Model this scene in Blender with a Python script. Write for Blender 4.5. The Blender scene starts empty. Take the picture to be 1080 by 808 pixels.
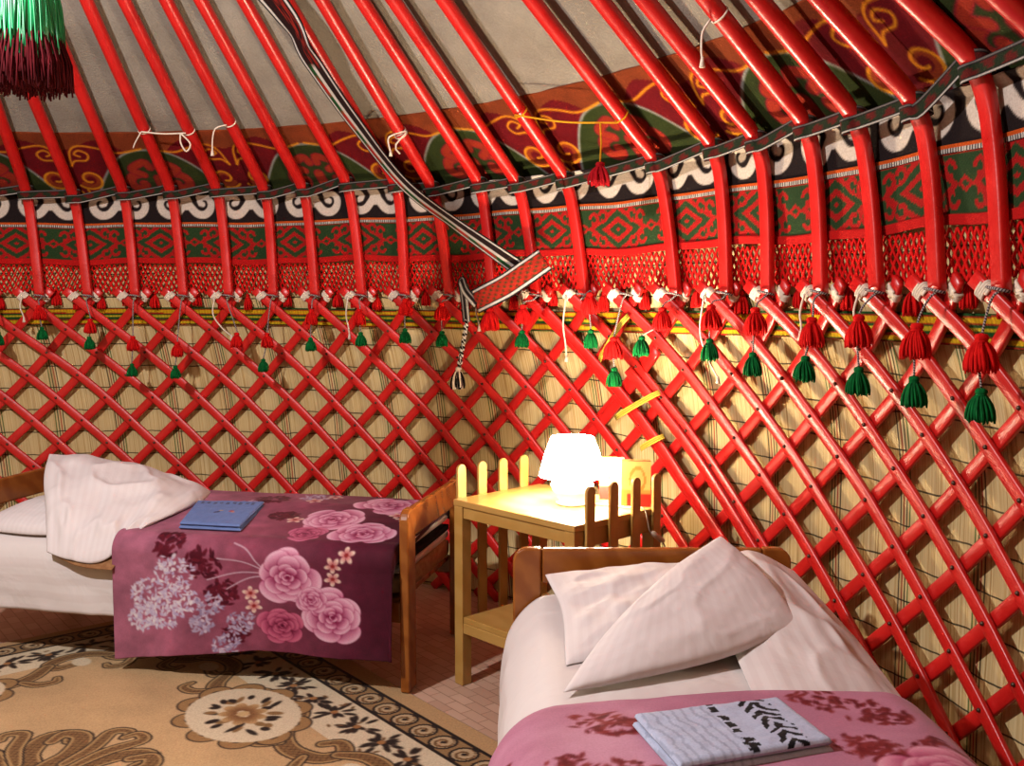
import bpy, math, random
import numpy as np
from mathutils import Vector, Matrix
C = bpy.context.scene
COL = C.collection
rng = np.random.default_rng(7)
random.seed(7)
PI = math.pi
R_ = math.radians

# ------------------------------------------------------------------ camera, light, exposure
cam_d = bpy.data.cameras.new('camera')
cam_d.sensor_width = 36.0
cam_d.lens = 36.0 * 1035.7 / 1080.0
cam_d.clip_start = 0.02
cam = bpy.data.objects.new('camera', cam_d)
cam.location = (2.042, -1.846, 1.45)
cam.rotation_euler = (R_(90 - 4.72), 0, 0)
COL.objects.link(cam)
C.camera = cam
C.view_settings.view_transform = 'Standard'
C.view_settings.look = 'None'
C.view_settings.gamma = 1
C.view_settings.use_curve_mapping = False
C.view_settings.exposure = 0.0

w = bpy.data.worlds.new('world')
C.world = w
w.use_nodes = True
w.node_tree.nodes['Background'].inputs[0].default_value = (0.5, 0.6, 0.8, 1)
w.node_tree.nodes['Background'].inputs[1].default_value = 0.05


def lamp(name, loc, power, colr, radius):
    l = bpy.data.lights.new(name, 'POINT')
    l.energy = power
    l.color = colr
    l.shadow_soft_size = radius
    o = bpy.data.objects.new(name, l)
    o.location = loc
    COL.objects.link(o)
    return o


# the bulb that hangs from the crown of the tent, outside the frame
lamp('crown_bulb', (0.2, -0.25, 2.75), 450, (1.0, 0.965, 0.965), 0.05)


# ------------------------------------------------------------------ colour helpers
def lin(c):
    c = np.asarray(c, float)
    return 0.62 * np.where(c <= 0.04045, c / 12.92, ((c + 0.055) / 1.055) ** 2.4)


def rgb(*c):
    return tuple(lin(np.array(c) / 255.0)) + (1.0,)


class NT:
    def __init__(self, m):
        self.nt = m.node_tree
        self.b = self.nt.nodes['Principled BSDF']

    def n(self, t, **kw):
        nd = self.nt.nodes.new(t)
        for k, v in kw.items():
            if k.startswith('i_'):
                key = k[2:]
                nd.inputs[int(key) if key.isdigit() else key].default_value = v
            else:
                setattr(nd, k, v)
        return nd

    def l(self, a, ao, b, bi):
        self.nt.links.new(a.outputs[ao], b.inputs[bi])

    def math(self, op, a, b=None, c=None):
        nd = self.n('ShaderNodeMath', operation=op)
        for i, v in enumerate((a, b, c)):
            if v is None:
                continue
            if isinstance(v, (int, float)):
                nd.inputs[i].default_value = v
            else:
                self.nt.links.new(v, nd.inputs[i])
        return nd.outputs[0]

    def ramp(self, fac, stops):
        nd = self.n('ShaderNodeValToRGB')
        e = nd.color_ramp.elements
        while len(e) < len(stops):
            e.new(0.5)
        for el, (p, c) in zip(e, stops):
            el.position = p
            el.color = c
        if fac is not None:
            self.nt.links.new(fac, nd.inputs[0])
        return nd.outputs[0]

    def mix(self, fac, a, b, blend='MIX'):
        nd = self.n('ShaderNodeMix', data_type='RGBA', blend_type=blend)
        for i, v in ((0, fac), (6, a), (7, b)):
            if isinstance(v, (int, float, tuple)):
                nd.inputs[i].default_value = v
            else:
                self.nt.links.new(v, nd.inputs[i])
        return nd.outputs[2]

    def base(self, s):
        self.nt.links.new(s, self.b.inputs['Base Color'])

    def bump(self, h, strength=0.3, dist=0.01):
        nd = self.n('ShaderNodeBump')
        nd.inputs['Strength'].default_value = strength
        nd.inputs['Distance'].default_value = dist
        self.nt.links.new(h, nd.inputs['Height'])
        self.nt.links.new(nd.outputs[0], self.b.inputs['Normal'])

    def coords(self, kind='Object', scale=(1, 1, 1)):
        t = self.n('ShaderNodeTexCoord')
        mp = self.n('ShaderNodeMapping')
        mp.inputs['Scale'].default_value = scale
        self.l(t, kind, mp, 0)
        return mp.outputs[0]

    def noise(self, vec, scale=5, detail=3, rough=0.55, dist=0.0):
        nd = self.n('ShaderNodeTexNoise')
        nd.inputs['Scale'].default_value = scale
        nd.inputs['Detail'].default_value = detail
        nd.inputs['Roughness'].default_value = rough
        nd.inputs['Distortion'].default_value = dist
        if vec is not None:
            self.nt.links.new(vec, nd.inputs['Vector'])
        return nd.outputs[0]


def mat(name, rough=0.6, spec=0.4):
    m = bpy.data.materials.new(name)
    m.use_nodes = True
    t = NT(m)
    t.b.inputs['Roughness'].default_value = rough
    t.b.inputs['Specular IOR Level'].default_value = spec
    return m, t


def noisy(name, c1, c2, scale, rough=0.6, spec=0.4, mscale=(1, 1, 1), bump=0.0, bdist=0.004, detail=4, kind='Object', lo=0.35, hi=0.65):
    m, t = mat(name, rough, spec)
    f = t.noise(t.coords(kind, mscale), scale, detail)
    t.base(t.ramp(f, [(lo, c1), (hi, c2)]))
    if bump:
        t.bump(f, bump, bdist)
    return m


M = {}
# glossy red oil paint over wood
m, t = mat('red_paint', 0.27, 0.5)
f = t.noise(t.coords('Object', (1, 1, 1)), 9, 4)
f2 = t.noise(t.coords('Object', (1, 1, 1)), 70, 3)
t.base(t.mix(t.math('MULTIPLY', f2, 0.35), t.ramp(f, [(0.3, rgb(200, 12, 14)), (0.7, rgb(228, 22, 20))]), rgb(228, 60, 54)))
t.nt.links.new(t.ramp(f, [(0.3, (0.27, 0.27, 0.27, 1)), (0.7, (0.42, 0.42, 0.42, 1))]), t.b.inputs['Roughness'])
t.bump(f2, 0.25, 0.003)
M['red'] = m
M['nail'] = noisy('nail_metal', rgb(70, 40, 28), rgb(110, 80, 60), 60, 0.35, 0.6)
M['nail'].node_tree.nodes['Principled BSDF'].inputs['Metallic'].default_value = 0.5


def wood(name, c1, c2, c3, rough=0.35):
    m, t = mat(name, rough, 0.45)
    v = t.coords('Object', (1, 1, 1))
    wv = t.n('ShaderNodeTexWave', wave_type='BANDS', bands_direction='DIAGONAL')
    wv.inputs['Scale'].default_value = 5
    wv.inputs['Distortion'].default_value = 6
    wv.inputs['Detail'].default_value = 3
    wv.inputs['Detail Scale'].default_value = 1.2
    t.nt.links.new(v, wv.inputs['Vector'])
    n = t.noise(v, 14, 4)
    a = t.ramp(wv.outputs[1], [(0.1, c1), (0.75, c2)])
    t.base(t.mix(t.math('MULTIPLY', n, 0.6), a, c3))
    t.bump(n, 0.12, 0.003)
    return m


M['bed_wood'] = wood('varnished_bed_wood', rgb(158, 88, 30), rgb(178, 106, 42), rgb(124, 62, 22), 0.25)
M['table_wood'] = wood('pale_table_wood', rgb(196, 150, 78), rgb(206, 162, 90), rgb(180, 132, 64), 0.35)
# fabrics whose pattern is printed or woven: colour read from the cloth's own colour layer


def cloth_mat(name, rough=0.9, spec=0.15, sheen=0.0, nscale=300, bump=0.25, bdist=0.002, var=0.18):
    m, t = mat(name, rough, spec)
    at = t.n('ShaderNodeAttribute', attribute_name='Col')
    n = t.noise(t.coords('Object'), nscale, 3)
    g = t.ramp(n, [(0.25, (1 - var, 1 - var, 1 - var, 1)), (0.75, (1, 1, 1, 1))])
    t.base(t.mix(1.0, at.outputs[0], g, 'MULTIPLY'))
    t.bump(n, bump, bdist)
    if sheen:
        t.b.inputs['Sheen Weight'].default_value = sheen
        t.b.inputs['Sheen Roughness'].default_value = 0.4
    return m


M['print'] = cloth_mat('printed_plush', 0.8, 0.12, 0.06, 220, 0.25, 0.002)
M['felt_print'] = cloth_mat('appliqued_felt', 0.95, 0.1, 0.0, 160, 0.5, 0.004, 0.3)
M['woven'] = cloth_mat('woven_wool', 0.9, 0.12, 0.0, 260, 0.6, 0.004, 0.3)
M['carpet'] = cloth_mat('carpet_pile', 0.95, 0.08, 0.1, 150, 0.5, 0.004, 0.3)
M['card'] = cloth_mat('printed_card', 0.5, 0.3, 0, 60, 0.02, 0.001, 0.04)
M['felt'] = None
m, t = mat('grey_felt', 0.97, 0.05)
v = t.coords('Object')
n1 = t.noise(v, 3.2, 5, 0.6)
n2 = t.noise(v, 120, 3)
a = t.ramp(n1, [(0.3, rgb(140, 129, 116)), (0.7, rgb(178, 168, 154))])
t.base(t.mix(t.math('MULTIPLY', n2, 0.5), a, rgb(122, 112, 98)))
t.bump(t.math('ADD', t.math('MULTIPLY', n1, 0.8), t.math('MULTIPLY', n2, 0.2)), 0.5, 0.03)
M['felt'] = m


def cotton(name, c1, c2, stripe=90):
    m, t = mat(name, 0.8, 0.2)
    tc = t.n('ShaderNodeUVMap')
    sep = t.n('ShaderNodeSeparateXYZ')
    t.l(tc, 0, sep, 0)
    s = t.math('SINE', t.math('MULTIPLY', sep.outputs[0], stripe))
    t.base(t.ramp(t.math('MULTIPLY_ADD', s, 0.5, 0.5), [(0.35, c1), (0.65, c2)]))
    v = t.coords('Object')
    n = t.noise(v, 7, 3, 0.5, 0.6)
    t.bump(n, 0.28, 0.03)
    return m


M['cotton'] = cotton('white_striped_cotton', rgb(233, 222, 221), rgb(236, 226, 225), 210)
M['sheet'] = cotton('white_sheet_cotton', rgb(228, 216, 213), rgb(233, 223, 220), 120)
M['black_cloth'] = noisy('black_cloth', rgb(14, 12, 14), rgb(28, 24, 26), 60, 0.9, 0.1)
M['beige_cloth'] = noisy('beige_ticking', rgb(168, 124, 92), rgb(190, 148, 112), 40, 0.9, 0.1)
M['tan_blanket'] = noisy('tan_blanket', rgb(140, 96, 62), rgb(164, 118, 80), 60, 0.95, 0.1)


def yarn(name, c1, c2):
    return noisy(name, c1, c2, 90, 0.9, 0.12, (1, 1, 0.2), 0.4, 0.003)


M['yarn_red'] = yarn('red_yarn', rgb(196, 8, 10), rgb(236, 26, 22))
M['yarn_crimson'] = yarn('crimson_yarn', rgb(150, 8, 20), rgb(190, 16, 30))
M['yarn_green'] = yarn('green_yarn', rgb(0, 78, 34), rgb(4, 116, 52))
M['silk_green'] = noisy('bright_green_silk', rgb(0, 120, 66), rgb(20, 190, 110), 60, 0.4, 0.6, (1, 1, 0.1))
M['yarn_maroon'] = yarn('maroon_yarn', rgb(66, 6, 14), rgb(96, 10, 20))
M['white_cord'] = noisy('white_cotton_tape', rgb(232, 212, 190), rgb(250, 236, 216), 120, 0.9, 0.1)
M['yellow_cord'] = noisy('yellow_cord', rgb(226, 150, 20), rgb(240, 176, 40), 120, 0.8, 0.1)
M['ochre_tape'] = noisy('yellow_tape', rgb(206, 168, 40), rgb(226, 194, 70), 160, 0.8, 0.1, (1, 1, 6))


def striped_cord(name, c1, c2, freq):
    m, t = mat(name, 0.85, 0.15)
    tc = t.n('ShaderNodeUVMap')
    sep = t.n('ShaderNodeSeparateXYZ')
    t.l(tc, 0, sep, 0)
    s = t.math('SINE', t.math('MULTIPLY_ADD', sep.outputs[0], freq, t.math('MULTIPLY', sep.outputs[1], 2 * PI)))
    t.base(t.ramp(t.math('MULTIPLY_ADD', s, 0.5, 0.5), [(0.42, c1), (0.58, c2)]))
    return m


M['twist'] = striped_cord('black_white_twist', rgb(52, 44, 48), rgb(186, 172, 168), 900)
M['braid'] = striped_cord('black_white_braid', rgb(24, 20, 22), rgb(226, 220, 214), 260)
# lamp
m, t = mat('lit_lampshade', 0.7, 0.2)
t.b.inputs['Base Color'].default_value = rgb(250, 236, 206)
t.b.inputs['Emission Color'].default_value = (1.0, 0.84, 0.60, 1)
t.b.inputs['Emission Strength'].default_value = 100
M['shade'] = m
m, t = mat('white_ceramic', 0.2, 0.5)
t.b.inputs['Base Color'].default_value = rgb(240, 236, 226)
M['ceramic'] = m
m, t = mat('pale_plastic', 0.35, 0.5)
t.b.inputs['Base Color'].default_value = rgb(214, 196, 176)
M['plastic'] = m
m, t = mat('grey_wire', 0.5, 0.4)
t.b.inputs['Base Color'].default_value = rgb(190, 176, 160)
M['wire'] = m
m, t = mat('red_card', 0.5, 0.3)
t.b.inputs['Base Color'].default_value = rgb(190, 20, 20)
M['red_card'] = m

# reed mat
m, t = mat('reed_mat', 0.8, 0.15)
uv = t.n('ShaderNodeUVMap')
sep = t.n('ShaderNodeSeparateXYZ')
t.l(uv, 0, sep, 0)
U, V = sep.outputs[0], sep.outputs[1]
cmb = t.n('ShaderNodeCombineXYZ')
t.nt.links.new(t.math('MULTIPLY', U, 190.0), cmb.inputs[0])
t.nt.links.new(t.math('MULTIPLY', V, 1.3), cmb.inputs[1])
reed = t.noise(cmb.outputs[0], 1.0, 2, 0.5)
cmb2 = t.n('ShaderNodeCombineXYZ')
t.nt.links.new(t.math('MULTIPLY', U, 60.0), cmb2.inputs[0])
t.nt.links.new(t.math('MULTIPLY', V, 0.7), cmb2.inputs[1])
reed2 = t.noise(cmb2.outputs[0], 1.0, 3, 0.6)
c = t.ramp(reed, [(0.28, rgb(168, 130, 74)), (0.42, rgb(218, 186, 126)), (0.7, rgb(242, 218, 164))])
c = t.mix(t.math('MULTIPLY', t.math('GREATER_THAN', reed2, 0.60), 0.4), c, rgb(176, 136, 80))
P = 0.31
fr = t.math('FRACT', t.math('DIVIDE', t.math('ADD', U, 10 * P - 0.16), P))
alt = t.math('FRACT', t.math('DIVIDE', t.math('ADD', U, 10 * P - 0.16), 2 * P))
mm = t.math('MULTIPLY', fr, P)
for off, ca, cb in ((0.000, rgb(40, 96, 36), rgb(30, 24, 20)), (0.014, rgb(30, 60, 26), rgb(150, 30, 22)),
                    (0.027, rgb(166, 34, 24), rgb(30, 40, 22)), (0.040, rgb(30, 26, 20), rgb(40, 100, 38))):
    wob = t.math('MULTIPLY_ADD', t.noise(cmb2.outputs[0], 0.7, 1), 0.0022, off + 0.002)
    hit = t.math('LESS_THAN', t.math('ABSOLUTE', t.math('SUBTRACT', mm, wob)), 0.0029)
    cc = t.mix(t.math('GREATER_THAN', alt, 0.5), ca, cb)
    c = t.mix(t.math('MULTIPLY', hit, 0.85), c, cc)
cmb3 = t.n('ShaderNodeCombineXYZ')
t.nt.links.new(t.math('MULTIPLY', U, 3.0), cmb3.inputs[0])
t.nt.links.new(t.math('MULTIPLY', V, 2.0), cmb3.inputs[1])
wv = t.noise(cmb3.outputs[0], 1.5, 3)
tf = t.math('FRACT', t.math('DIVIDE', t.math('ADD', t.math('MULTIPLY_ADD', wv, 0.035, 0.03), V), 0.122))
thr = t.math('LESS_THAN', t.math('ABSOLUTE', t.math('SUBTRACT', tf, 0.5)), 0.024)
c = t.mix(t.math('MULTIPLY', thr, 0.88), c, rgb(34, 26, 18))
t.base(c)
t.bump(reed, 0.5, 0.004)
M['reed'] = m

# printed lino floor with a faded parquet pattern
m, t = mat('lino_floor', 0.45, 0.4)
tc = t.coords('Object', (1, 1, 1))
mp = t.n('ShaderNodeMapping')
mp.inputs['Rotation'].default_value = (0, 0, R_(52))
t.nt.links.new(tc, mp.inputs[0])
ck = t.n('ShaderNodeTexChecker')
ck.inputs['Scale'].default_value = 9
t.nt.links.new(mp.outputs[0], ck.inputs[0])
br = t.n('ShaderNodeTexBrick')
br.inputs['Scale'].default_value = 5
br.inputs['Mortar Size'].default_value = 0.012
br.inputs['Color1'].default_value = rgb(222, 180, 156)
br.inputs['Color2'].default_value = rgb(192, 146, 122)
br.inputs['Mortar'].default_value = rgb(150, 108, 86)
t.nt.links.new(mp.outputs[0], br.inputs[0])
n = t.noise(mp.outputs[0], 12, 4)
t.base(t.mix(t.math('MULTIPLY', n, 0.55), br.outputs[0], rgb(206, 176, 150)))
M['lino'] = m


# ------------------------------------------------------------------ object helpers
def tag(o, label=None, cat=None, group=None, kind=None):
    if label:
        o['label'] = label
    if cat:
        o['category'] = cat
    if group:
        o['group'] = group
    if kind:
        o['kind'] = kind
    return o


def empty(name, loc, label, cat, group=None, rz=0.0):
    o = bpy.data.objects.new(name, None)
    o.location = loc
    o.rotation_euler = (0, 0, rz)
    o.empty_display_size = 0.1
    COL.objects.link(o)
    return tag(o, label, cat, group)


class MB:
    """collects shapes into one mesh (world or local coordinates)"""

    def __init__(self):
        self.v, self.f, self.mi, self.uv = [], [], [], []
        self.n = 0

    def add(self, verts, faces, mi=0, uvs=None):
        verts = np.asarray(verts, float).reshape(-1, 3)
        self.v.append(verts)
        for fc in faces:
            self.f.append([i + self.n for i in fc])
            self.mi.append(mi)
        if uvs is None:
            uvs = np.zeros((len(verts), 2))
        self.uv.append(np.asarray(uvs, float))
        self.n += len(verts)
        return self

    def box(self, lo, hi, mi=0, mtx=None):
        lo, hi = np.array(lo, float), np.array(hi, float)
        v = np.array([[x, y, z] for x in (lo[0], hi[0]) for y in (lo[1], hi[1]) for z in (lo[2], hi[2])])
        f = [(0, 1, 3, 2), (4, 6, 7, 5), (0, 4, 5, 1), (2, 3, 7, 6), (0, 2, 6, 4), (1, 5, 7, 3)]
        if mtx is not None:
            v = np.array([mtx @ Vector(p) for p in v])
        return self.add(v, f, mi)

    def tube(self, pts, rad, sides=8, mi=0, cap=True, ell=None, upv=None):
        """round (or elliptical) tube along a polyline; rad scalar or list; ell=(a list of (ra, rb))"""
        pts = np.asarray(pts, float)
        n = len(pts)
        T = np.gradient(pts, axis=0)
        T /= np.linalg.norm(T, axis=1)[:, None] + 1e-12
        if upv is None:
            up = np.array([0, 0, 1.0]) if abs(T[0][2]) < 0.9 else np.array([1.0, 0, 0])
            ups = [up] * n
        else:
            ups = np.asarray(upv, float)
        rad = np.full(n, rad) if np.isscalar(rad) else np.asarray(rad, float)
        ang = np.arange(sides) * 2 * PI / sides
        V, UVs = [], []
        L = np.concatenate([[0], np.cumsum(np.linalg.norm(np.diff(pts, axis=0), axis=1))])
        prev = None
        for i in range(n):
            a = np.array(ups[i], float) if (upv is not None or prev is None) else prev
            a = a - T[i] * a.dot(T[i])
            a /= np.linalg.norm(a) + 1e-12
            prev = a
            b = np.cross(T[i], a)
            if ell is not None:
                ra, rb, sq = ell[i]
                ca, sa = np.cos(ang), np.sin(ang)
                ca = np.sign(ca) * np.abs(ca) ** sq
                sa = np.sign(sa) * np.abs(sa) ** sq
                V.append(pts[i] + ra * ca[:, None] * a + rb * sa[:, None] * b)
            else:
                V.append(pts[i] + rad[i] * (np.cos(ang)[:, None] * a + np.sin(ang)[:, None] * b))
            UVs.append(np.stack([np.full(sides, L[i]), ang / (2 * PI)], 1))
        F = []
        for i in range(n - 1):
            for j in range(sides):
                k = (j + 1) % sides
                F.append((i * sides + j, i * sides + k, (i + 1) * sides + k, (i + 1) * sides + j))
        if cap:
            F.append(tuple(range(sides))[::-1])
            F.append(tuple((n - 1) * sides + j for j in range(sides)))
        return self.add(np.concatenate(V), F, mi, np.concatenate(UVs))

    def lathe(self, prof, seg=32, mi=0, loc=(0, 0, 0), ripple=0.0, nrip=0):
        prof = np.asarray(prof, float)
        a = np.arange(seg) * 2 * PI / seg
        V = []
        for r, z in prof:
            rr = r * (1 + ripple * np.cos(nrip * a))
            V.append(np.stack([loc[0] + rr * np.cos(a), loc[1] + rr * np.sin(a), np.full(seg, loc[2] + z)], 1))
        F = []
        for i in range(len(prof) - 1):
            for j in range(seg):
                k = (j + 1) % seg
                F.append((i * seg + j, i * seg + k, (i + 1) * seg + k, (i + 1) * seg + j))
        return self.add(np.concatenate(V), F, mi)

    def build(self, name, mats, parent=None, smooth=True, bevel=0.0, loc=None, rz=0.0):
        me = bpy.data.meshes.new(name)
        V = np.concatenate(self.v)
        me.from_pydata(V.tolist(), [], self.f)
        for mm in (mats if isinstance(mats, (list, tuple)) else [mats]):
            me.materials.append(mm)
        me.polygons.foreach_set('material_index', self.mi)
        uvl = me.uv_layers.new(name='UVMap')
        UV = np.concatenate(self.uv)
        li = np.zeros(len(me.loops), int)
        me.loops.foreach_get('vertex_index', li)
        uvl.data.foreach_set('uv', UV[li].ravel())
        if smooth:
            me.polygons.foreach_set('use_smooth', [True] * len(me.polygons))
        me.update()
        o = bpy.data.objects.new(name, me)
        COL.objects.link(o)
        if loc is not None:
            o.location = loc
            o.rotation_euler = (0, 0, rz)
        if parent:
            attach(o, parent)
        if bevel:
            b = o.modifiers.new('bevel', 'BEVEL')
            b.width = bevel
            b.segments = 3
            b.limit_method = 'ANGLE'
            b.harden_normals = False
            if smooth:
                me.polygons.foreach_set('use_smooth', [False] * len(me.polygons))
        return o


def attach(o, parent):
    """parent o keeping its mesh where its coordinates put it (mesh given in world coordinates)"""
    o.parent = parent
    mw = Matrix.Identity(4)
    p = parent
    while p is not None:
        loc = Matrix.Translation(p.location) @ p.rotation_euler.to_matrix().to_4x4()
        mw = (p.matrix_parent_inverse @ loc if p.parent else loc) @ mw
        p = p.parent
    o.matrix_parent_inverse = mw.inverted()


def grid_obj(name, P, mats, col=None, parent=None, uv=None, smooth=True, keep=None, closed=False):
    """P: (ny, nx, 3) surface points; col: (ny, nx, 3) linear colours of the cloth itself"""
    ny, nx = P.shape[:2]
    idx = np.arange(ny * nx).reshape(ny, nx)
    q = np.stack([idx[:-1, :-1], idx[:-1, 1:], idx[1:, 1:], idx[1:, :-1]], -1)
    if keep is not None:
        q = q[keep]
    q = q.reshape(-1, 4)
    me = bpy.data.meshes.new(name)
    me.vertices.add(ny * nx)
    me.vertices.foreach_set('co', np.ascontiguousarray(P, dtype=np.float32).ravel())
    me.loops.add(len(q) * 4)
    me.loops.foreach_set('vertex_index', q.ravel().astype(np.int32))
    me.polygons.add(len(q))
    me.polygons.foreach_set('loop_start', (np.arange(len(q)) * 4).astype(np.int32))
    me.update(calc_edges=True)
    me.validate()
    if smooth:
        me.polygons.foreach_set('use_smooth', [True] * len(me.polygons))
    if col is not None:
        a = me.color_attributes.new('Col', 'FLOAT_COLOR', 'POINT')
        cc = np.ones((ny * nx, 4), np.float32)
        cc[:, :3] = col.reshape(-1, 3)
        a.data.foreach_set('color', cc.ravel())
    if uv is not None:
        ul = me.uv_layers.new(name='UVMap')
        li = np.zeros(len(me.loops), int)
        me.loops.foreach_get('vertex_index', li)
        ul.data.foreach_set('uv', uv.reshape(-1, 2)[li].ravel())
    for mm in (mats if isinstance(mats, (list, tuple)) else [mats]):
        me.materials.append(mm)
    o = bpy.data.objects.new(name, me)
    COL.objects.link(o)
    if parent:
        attach(o, parent)
    return o


def solidify(o, th, off=-1):
    s = o.modifiers.new('thick', 'SOLIDIFY')
    s.thickness = th
    s.offset = off
    return o


def catmull(pts, n):
    pts = np.asarray(pts, float)
    m_ = len(pts)
    if m_ == 2:
        t_ = np.linspace(0, 1, n)[:, None]
        return pts[0] * (1 - t_) + pts[1] * t_
    d = np.concatenate([[0], np.cumsum(np.linalg.norm(np.diff(pts, axis=0), axis=1))])
    d /= d[-1]
    P_ = np.vstack([2 * pts[0] - pts[1], pts, 2 * pts[-1] - pts[-2]])
    out = []
    for tt in np.linspace(0, 1, n):
        i = min(np.searchsorted(d, tt, side='right') - 1, m_ - 2)
        u = (tt - d[i]) / (d[i + 1] - d[i] + 1e-12)
        p0, p1, p2, p3 = P_[i:i + 4]
        out.append(0.5 * (2 * p1 + (p2 - p0) * u + (2 * p0 - 5 * p1 + 4 * p2 - p3) * u * u + (3 * p1 - p0 - 3 * p2 + p3) * u ** 3))
    return np.array(out)


def vnoise(shape, cells, seed=0, octaves=3):
    """smooth random field in about -1..1"""
    r = np.random.default_rng(seed)
    out = np.zeros(shape)
    amp, tot = 1.0, 0.0
    cy, cx = cells
    for o_ in range(octaves):
        gy, gx = max(2, int(cy)) + 2, max(2, int(cx)) + 2
        g = r.uniform(-1, 1, (gy, gx))
        y = np.linspace(0, gy - 1.001, shape[0])
        x = np.linspace(0, gx - 1.001, shape[1])
        y0, x0 = y.astype(int), x.astype(int)
        fy = (y - y0)[:, None]
        fx = (x - x0)[None, :]
        fy = fy * fy * (3 - 2 * fy)
        fx = fx * fx * (3 - 2 * fx)
        a = g[np.ix_(y0, x0)]
        b = g[np.ix_(y0, x0 + 1)]
        c_ = g[np.ix_(y0 + 1, x0)]
        d_ = g[np.ix_(y0 + 1, x0 + 1)]
        out += amp * ((a * (1 - fx) + b * fx) * (1 - fy) + (c_ * (1 - fx) + d_ * fx) * fy)
        tot += amp
        amp *= 0.5
        cy *= 2
        cx *= 2
    return out / tot


class Canvas:
    """the printed or woven design of a cloth, in metres of that cloth; values are sRGB 0..1 until lin()"""

    def __init__(self, x0, x1, y0, y1, res, base):
        self.x = np.arange(x0, x1 + res * 0.5, res)
        self.y = np.arange(y0, y1 + res * 0.5, res)
        self.res = res
        self.X, self.Y = np.meshgrid(self.x, self.y)
        self.a = np.ones(self.X.shape + (3,)) * (np.array(base) / 255.0)

    def win(self, xa, xb, ya, yb):
        i0 = np.searchsorted(self.x, xa)
        i1 = np.searchsorted(self.x, xb)
        j0 = np.searchsorted(self.y, ya)
        j1 = np.searchsorted(self.y, yb)
        return slice(j0, j1), slice(i0, i1)

    def put(self, s, mask, colr):
        colr = np.asarray(colr, float)
        if colr.ndim == 1:
            colr = colr / 255.0
        self.a[s] = self.a[s] * (1 - mask[..., None]) + colr * mask[..., None]

    def ell(self, cx, cy, rx, ry, ang, colr, soft=0.0, inner=None, alpha=1.0):
        """ellipse; inner: colour at its low-x (root) end, blended along its long axis"""
        r = max(rx, ry) * 1.3 + 2 * self.res
        s = self.win(cx - r, cx + r, cy - r, cy + r)
        X, Y = self.X[s] - cx, self.Y[s] - cy
        if X.size == 0:
            return
        c_, n_ = math.cos(ang), math.sin(ang)
        u, v = (X * c_ + Y * n_) / rx, (-X * n_ + Y * c_) / ry
        d = (np.sqrt(u * u + v * v) - 1) * min(rx, ry)
        e = max(self.res * 0.6, soft)
        mk = np.clip(0.5 - d / (2 * e), 0, 1) * alpha
        if inner is not None:
            tt = np.clip((u + 0.7) / 1.5, 0, 1)[..., None]
            cc = (np.array(inner) * (1 - tt) + np.array(colr) * tt) / 255.0
            self.put(s, mk, cc)
        else:
            self.put(s, mk, colr)

    def sdf(self, pts, s):
        X, Y = self.X[s], self.Y[s]
        D = np.full(X.shape, 1e9)
        for (x0, y0), (x1, y1) in zip(pts[:-1], pts[1:]):
            dx, dy = x1 - x0, y1 - y0
            L2 = dx * dx + dy * dy + 1e-12
            tt = np.clip(((X - x0) * dx + (Y - y0) * dy) / L2, 0, 1)
            D = np.minimum(D, np.hypot(X - x0 - tt * dx, Y - y0 - tt * dy))
        return D

    def stroke(self, pts, r, colr, outline=None, ow=0.004, alpha=1.0):
        pts = np.asarray(pts, float)
        p = r + ow + 2 * self.res
        s = self.win(pts[:, 0].min() - p, pts[:, 0].max() + p, pts[:, 1].min() - p, pts[:, 1].max() + p)
        if self.X[s].size == 0:
            return
        D = self.sdf(pts, s)
        e = self.res * 0.6
        if outline is not None:
            self.put(s, np.clip(0.5 - (D - r - ow) / (2 * e), 0, 1) * alpha, outline)
        self.put(s, np.clip(0.5 - (D - r) / (2 * e), 0, 1) * alpha, colr)

    def lin(self):
        return lin(np.clip(self.a, 0, 1))


def spiral(cx, cy, r0, r1, a0, a1, n=26, sx=1.0, sy=1.0):
    a = np.linspace(a0, a1, n)
    r = np.linspace(r0, r1, n)
    return np.stack([cx + sx * r * np.cos(a), cy + sy * r * np.sin(a)], 1)


def pol(adeg, r, z):
    a = np.radians(adeg)
    return np.stack([r * np.sin(a), r * np.cos(a), z * np.ones_like(np.asarray(a, float))], -1)


def first_word(n):
    return ['first', 'second', 'third', 'fourth', 'fifth', 'sixth', 'seventh', 'eighth', 'ninth', 'tenth', 'eleventh',
            'twelfth', 'thirteenth'][n]


# ------------------------------------------------------------------ the tent's shape
def prof(z):
    t_ = np.clip((np.asarray(z, float) - 0.8) / 0.68, 0, 1.5)
    return 3.45 - 0.15 * t_ ** 2


ZB, RB = 1.973, 3.23
KR = (0.9 - 3.23) / (3.786 - 1.973)


def rpole(z):
    return 3.275 + (np.asarray(z, float) - 1.48) * (RB - 3.275) / (ZB - 1.48)


DA = 4.3807
A0 = -7.14


def lat_a(x, k):
    lo = 4.28 * (x - 2 + 0.406)
    hi = A0 + DA * x - 0.5
    s = np.clip((k - 7) / 4.0, 0, 1)
    s = s * s * (3 - 2 * s)
    return lo * (1 - s) + hi * s


def lat_z(k):
    return 0.0757 + 0.123 * np.asarray(k, float)


# floor: round lino floor
mb = MB()
a = np.linspace(0, 2 * PI, 97)[:-1]
V = np.concatenate([np.stack([3.62 * np.cos(a), 3.62 * np.sin(a), np.zeros(96)], 1), np.stack([3.62 * np.cos(a), 3.62 * np.sin(a), np.full(96, -0.06)], 1)])
mb.add(V, [tuple(range(96)), tuple(range(191, 95, -1))] + [(i, i + 96, (i + 1) % 96 + 96, (i + 1) % 96) for i in range(96)])
tag(mb.build('floor', M['lino'], smooth=False), kind='structure')

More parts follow.
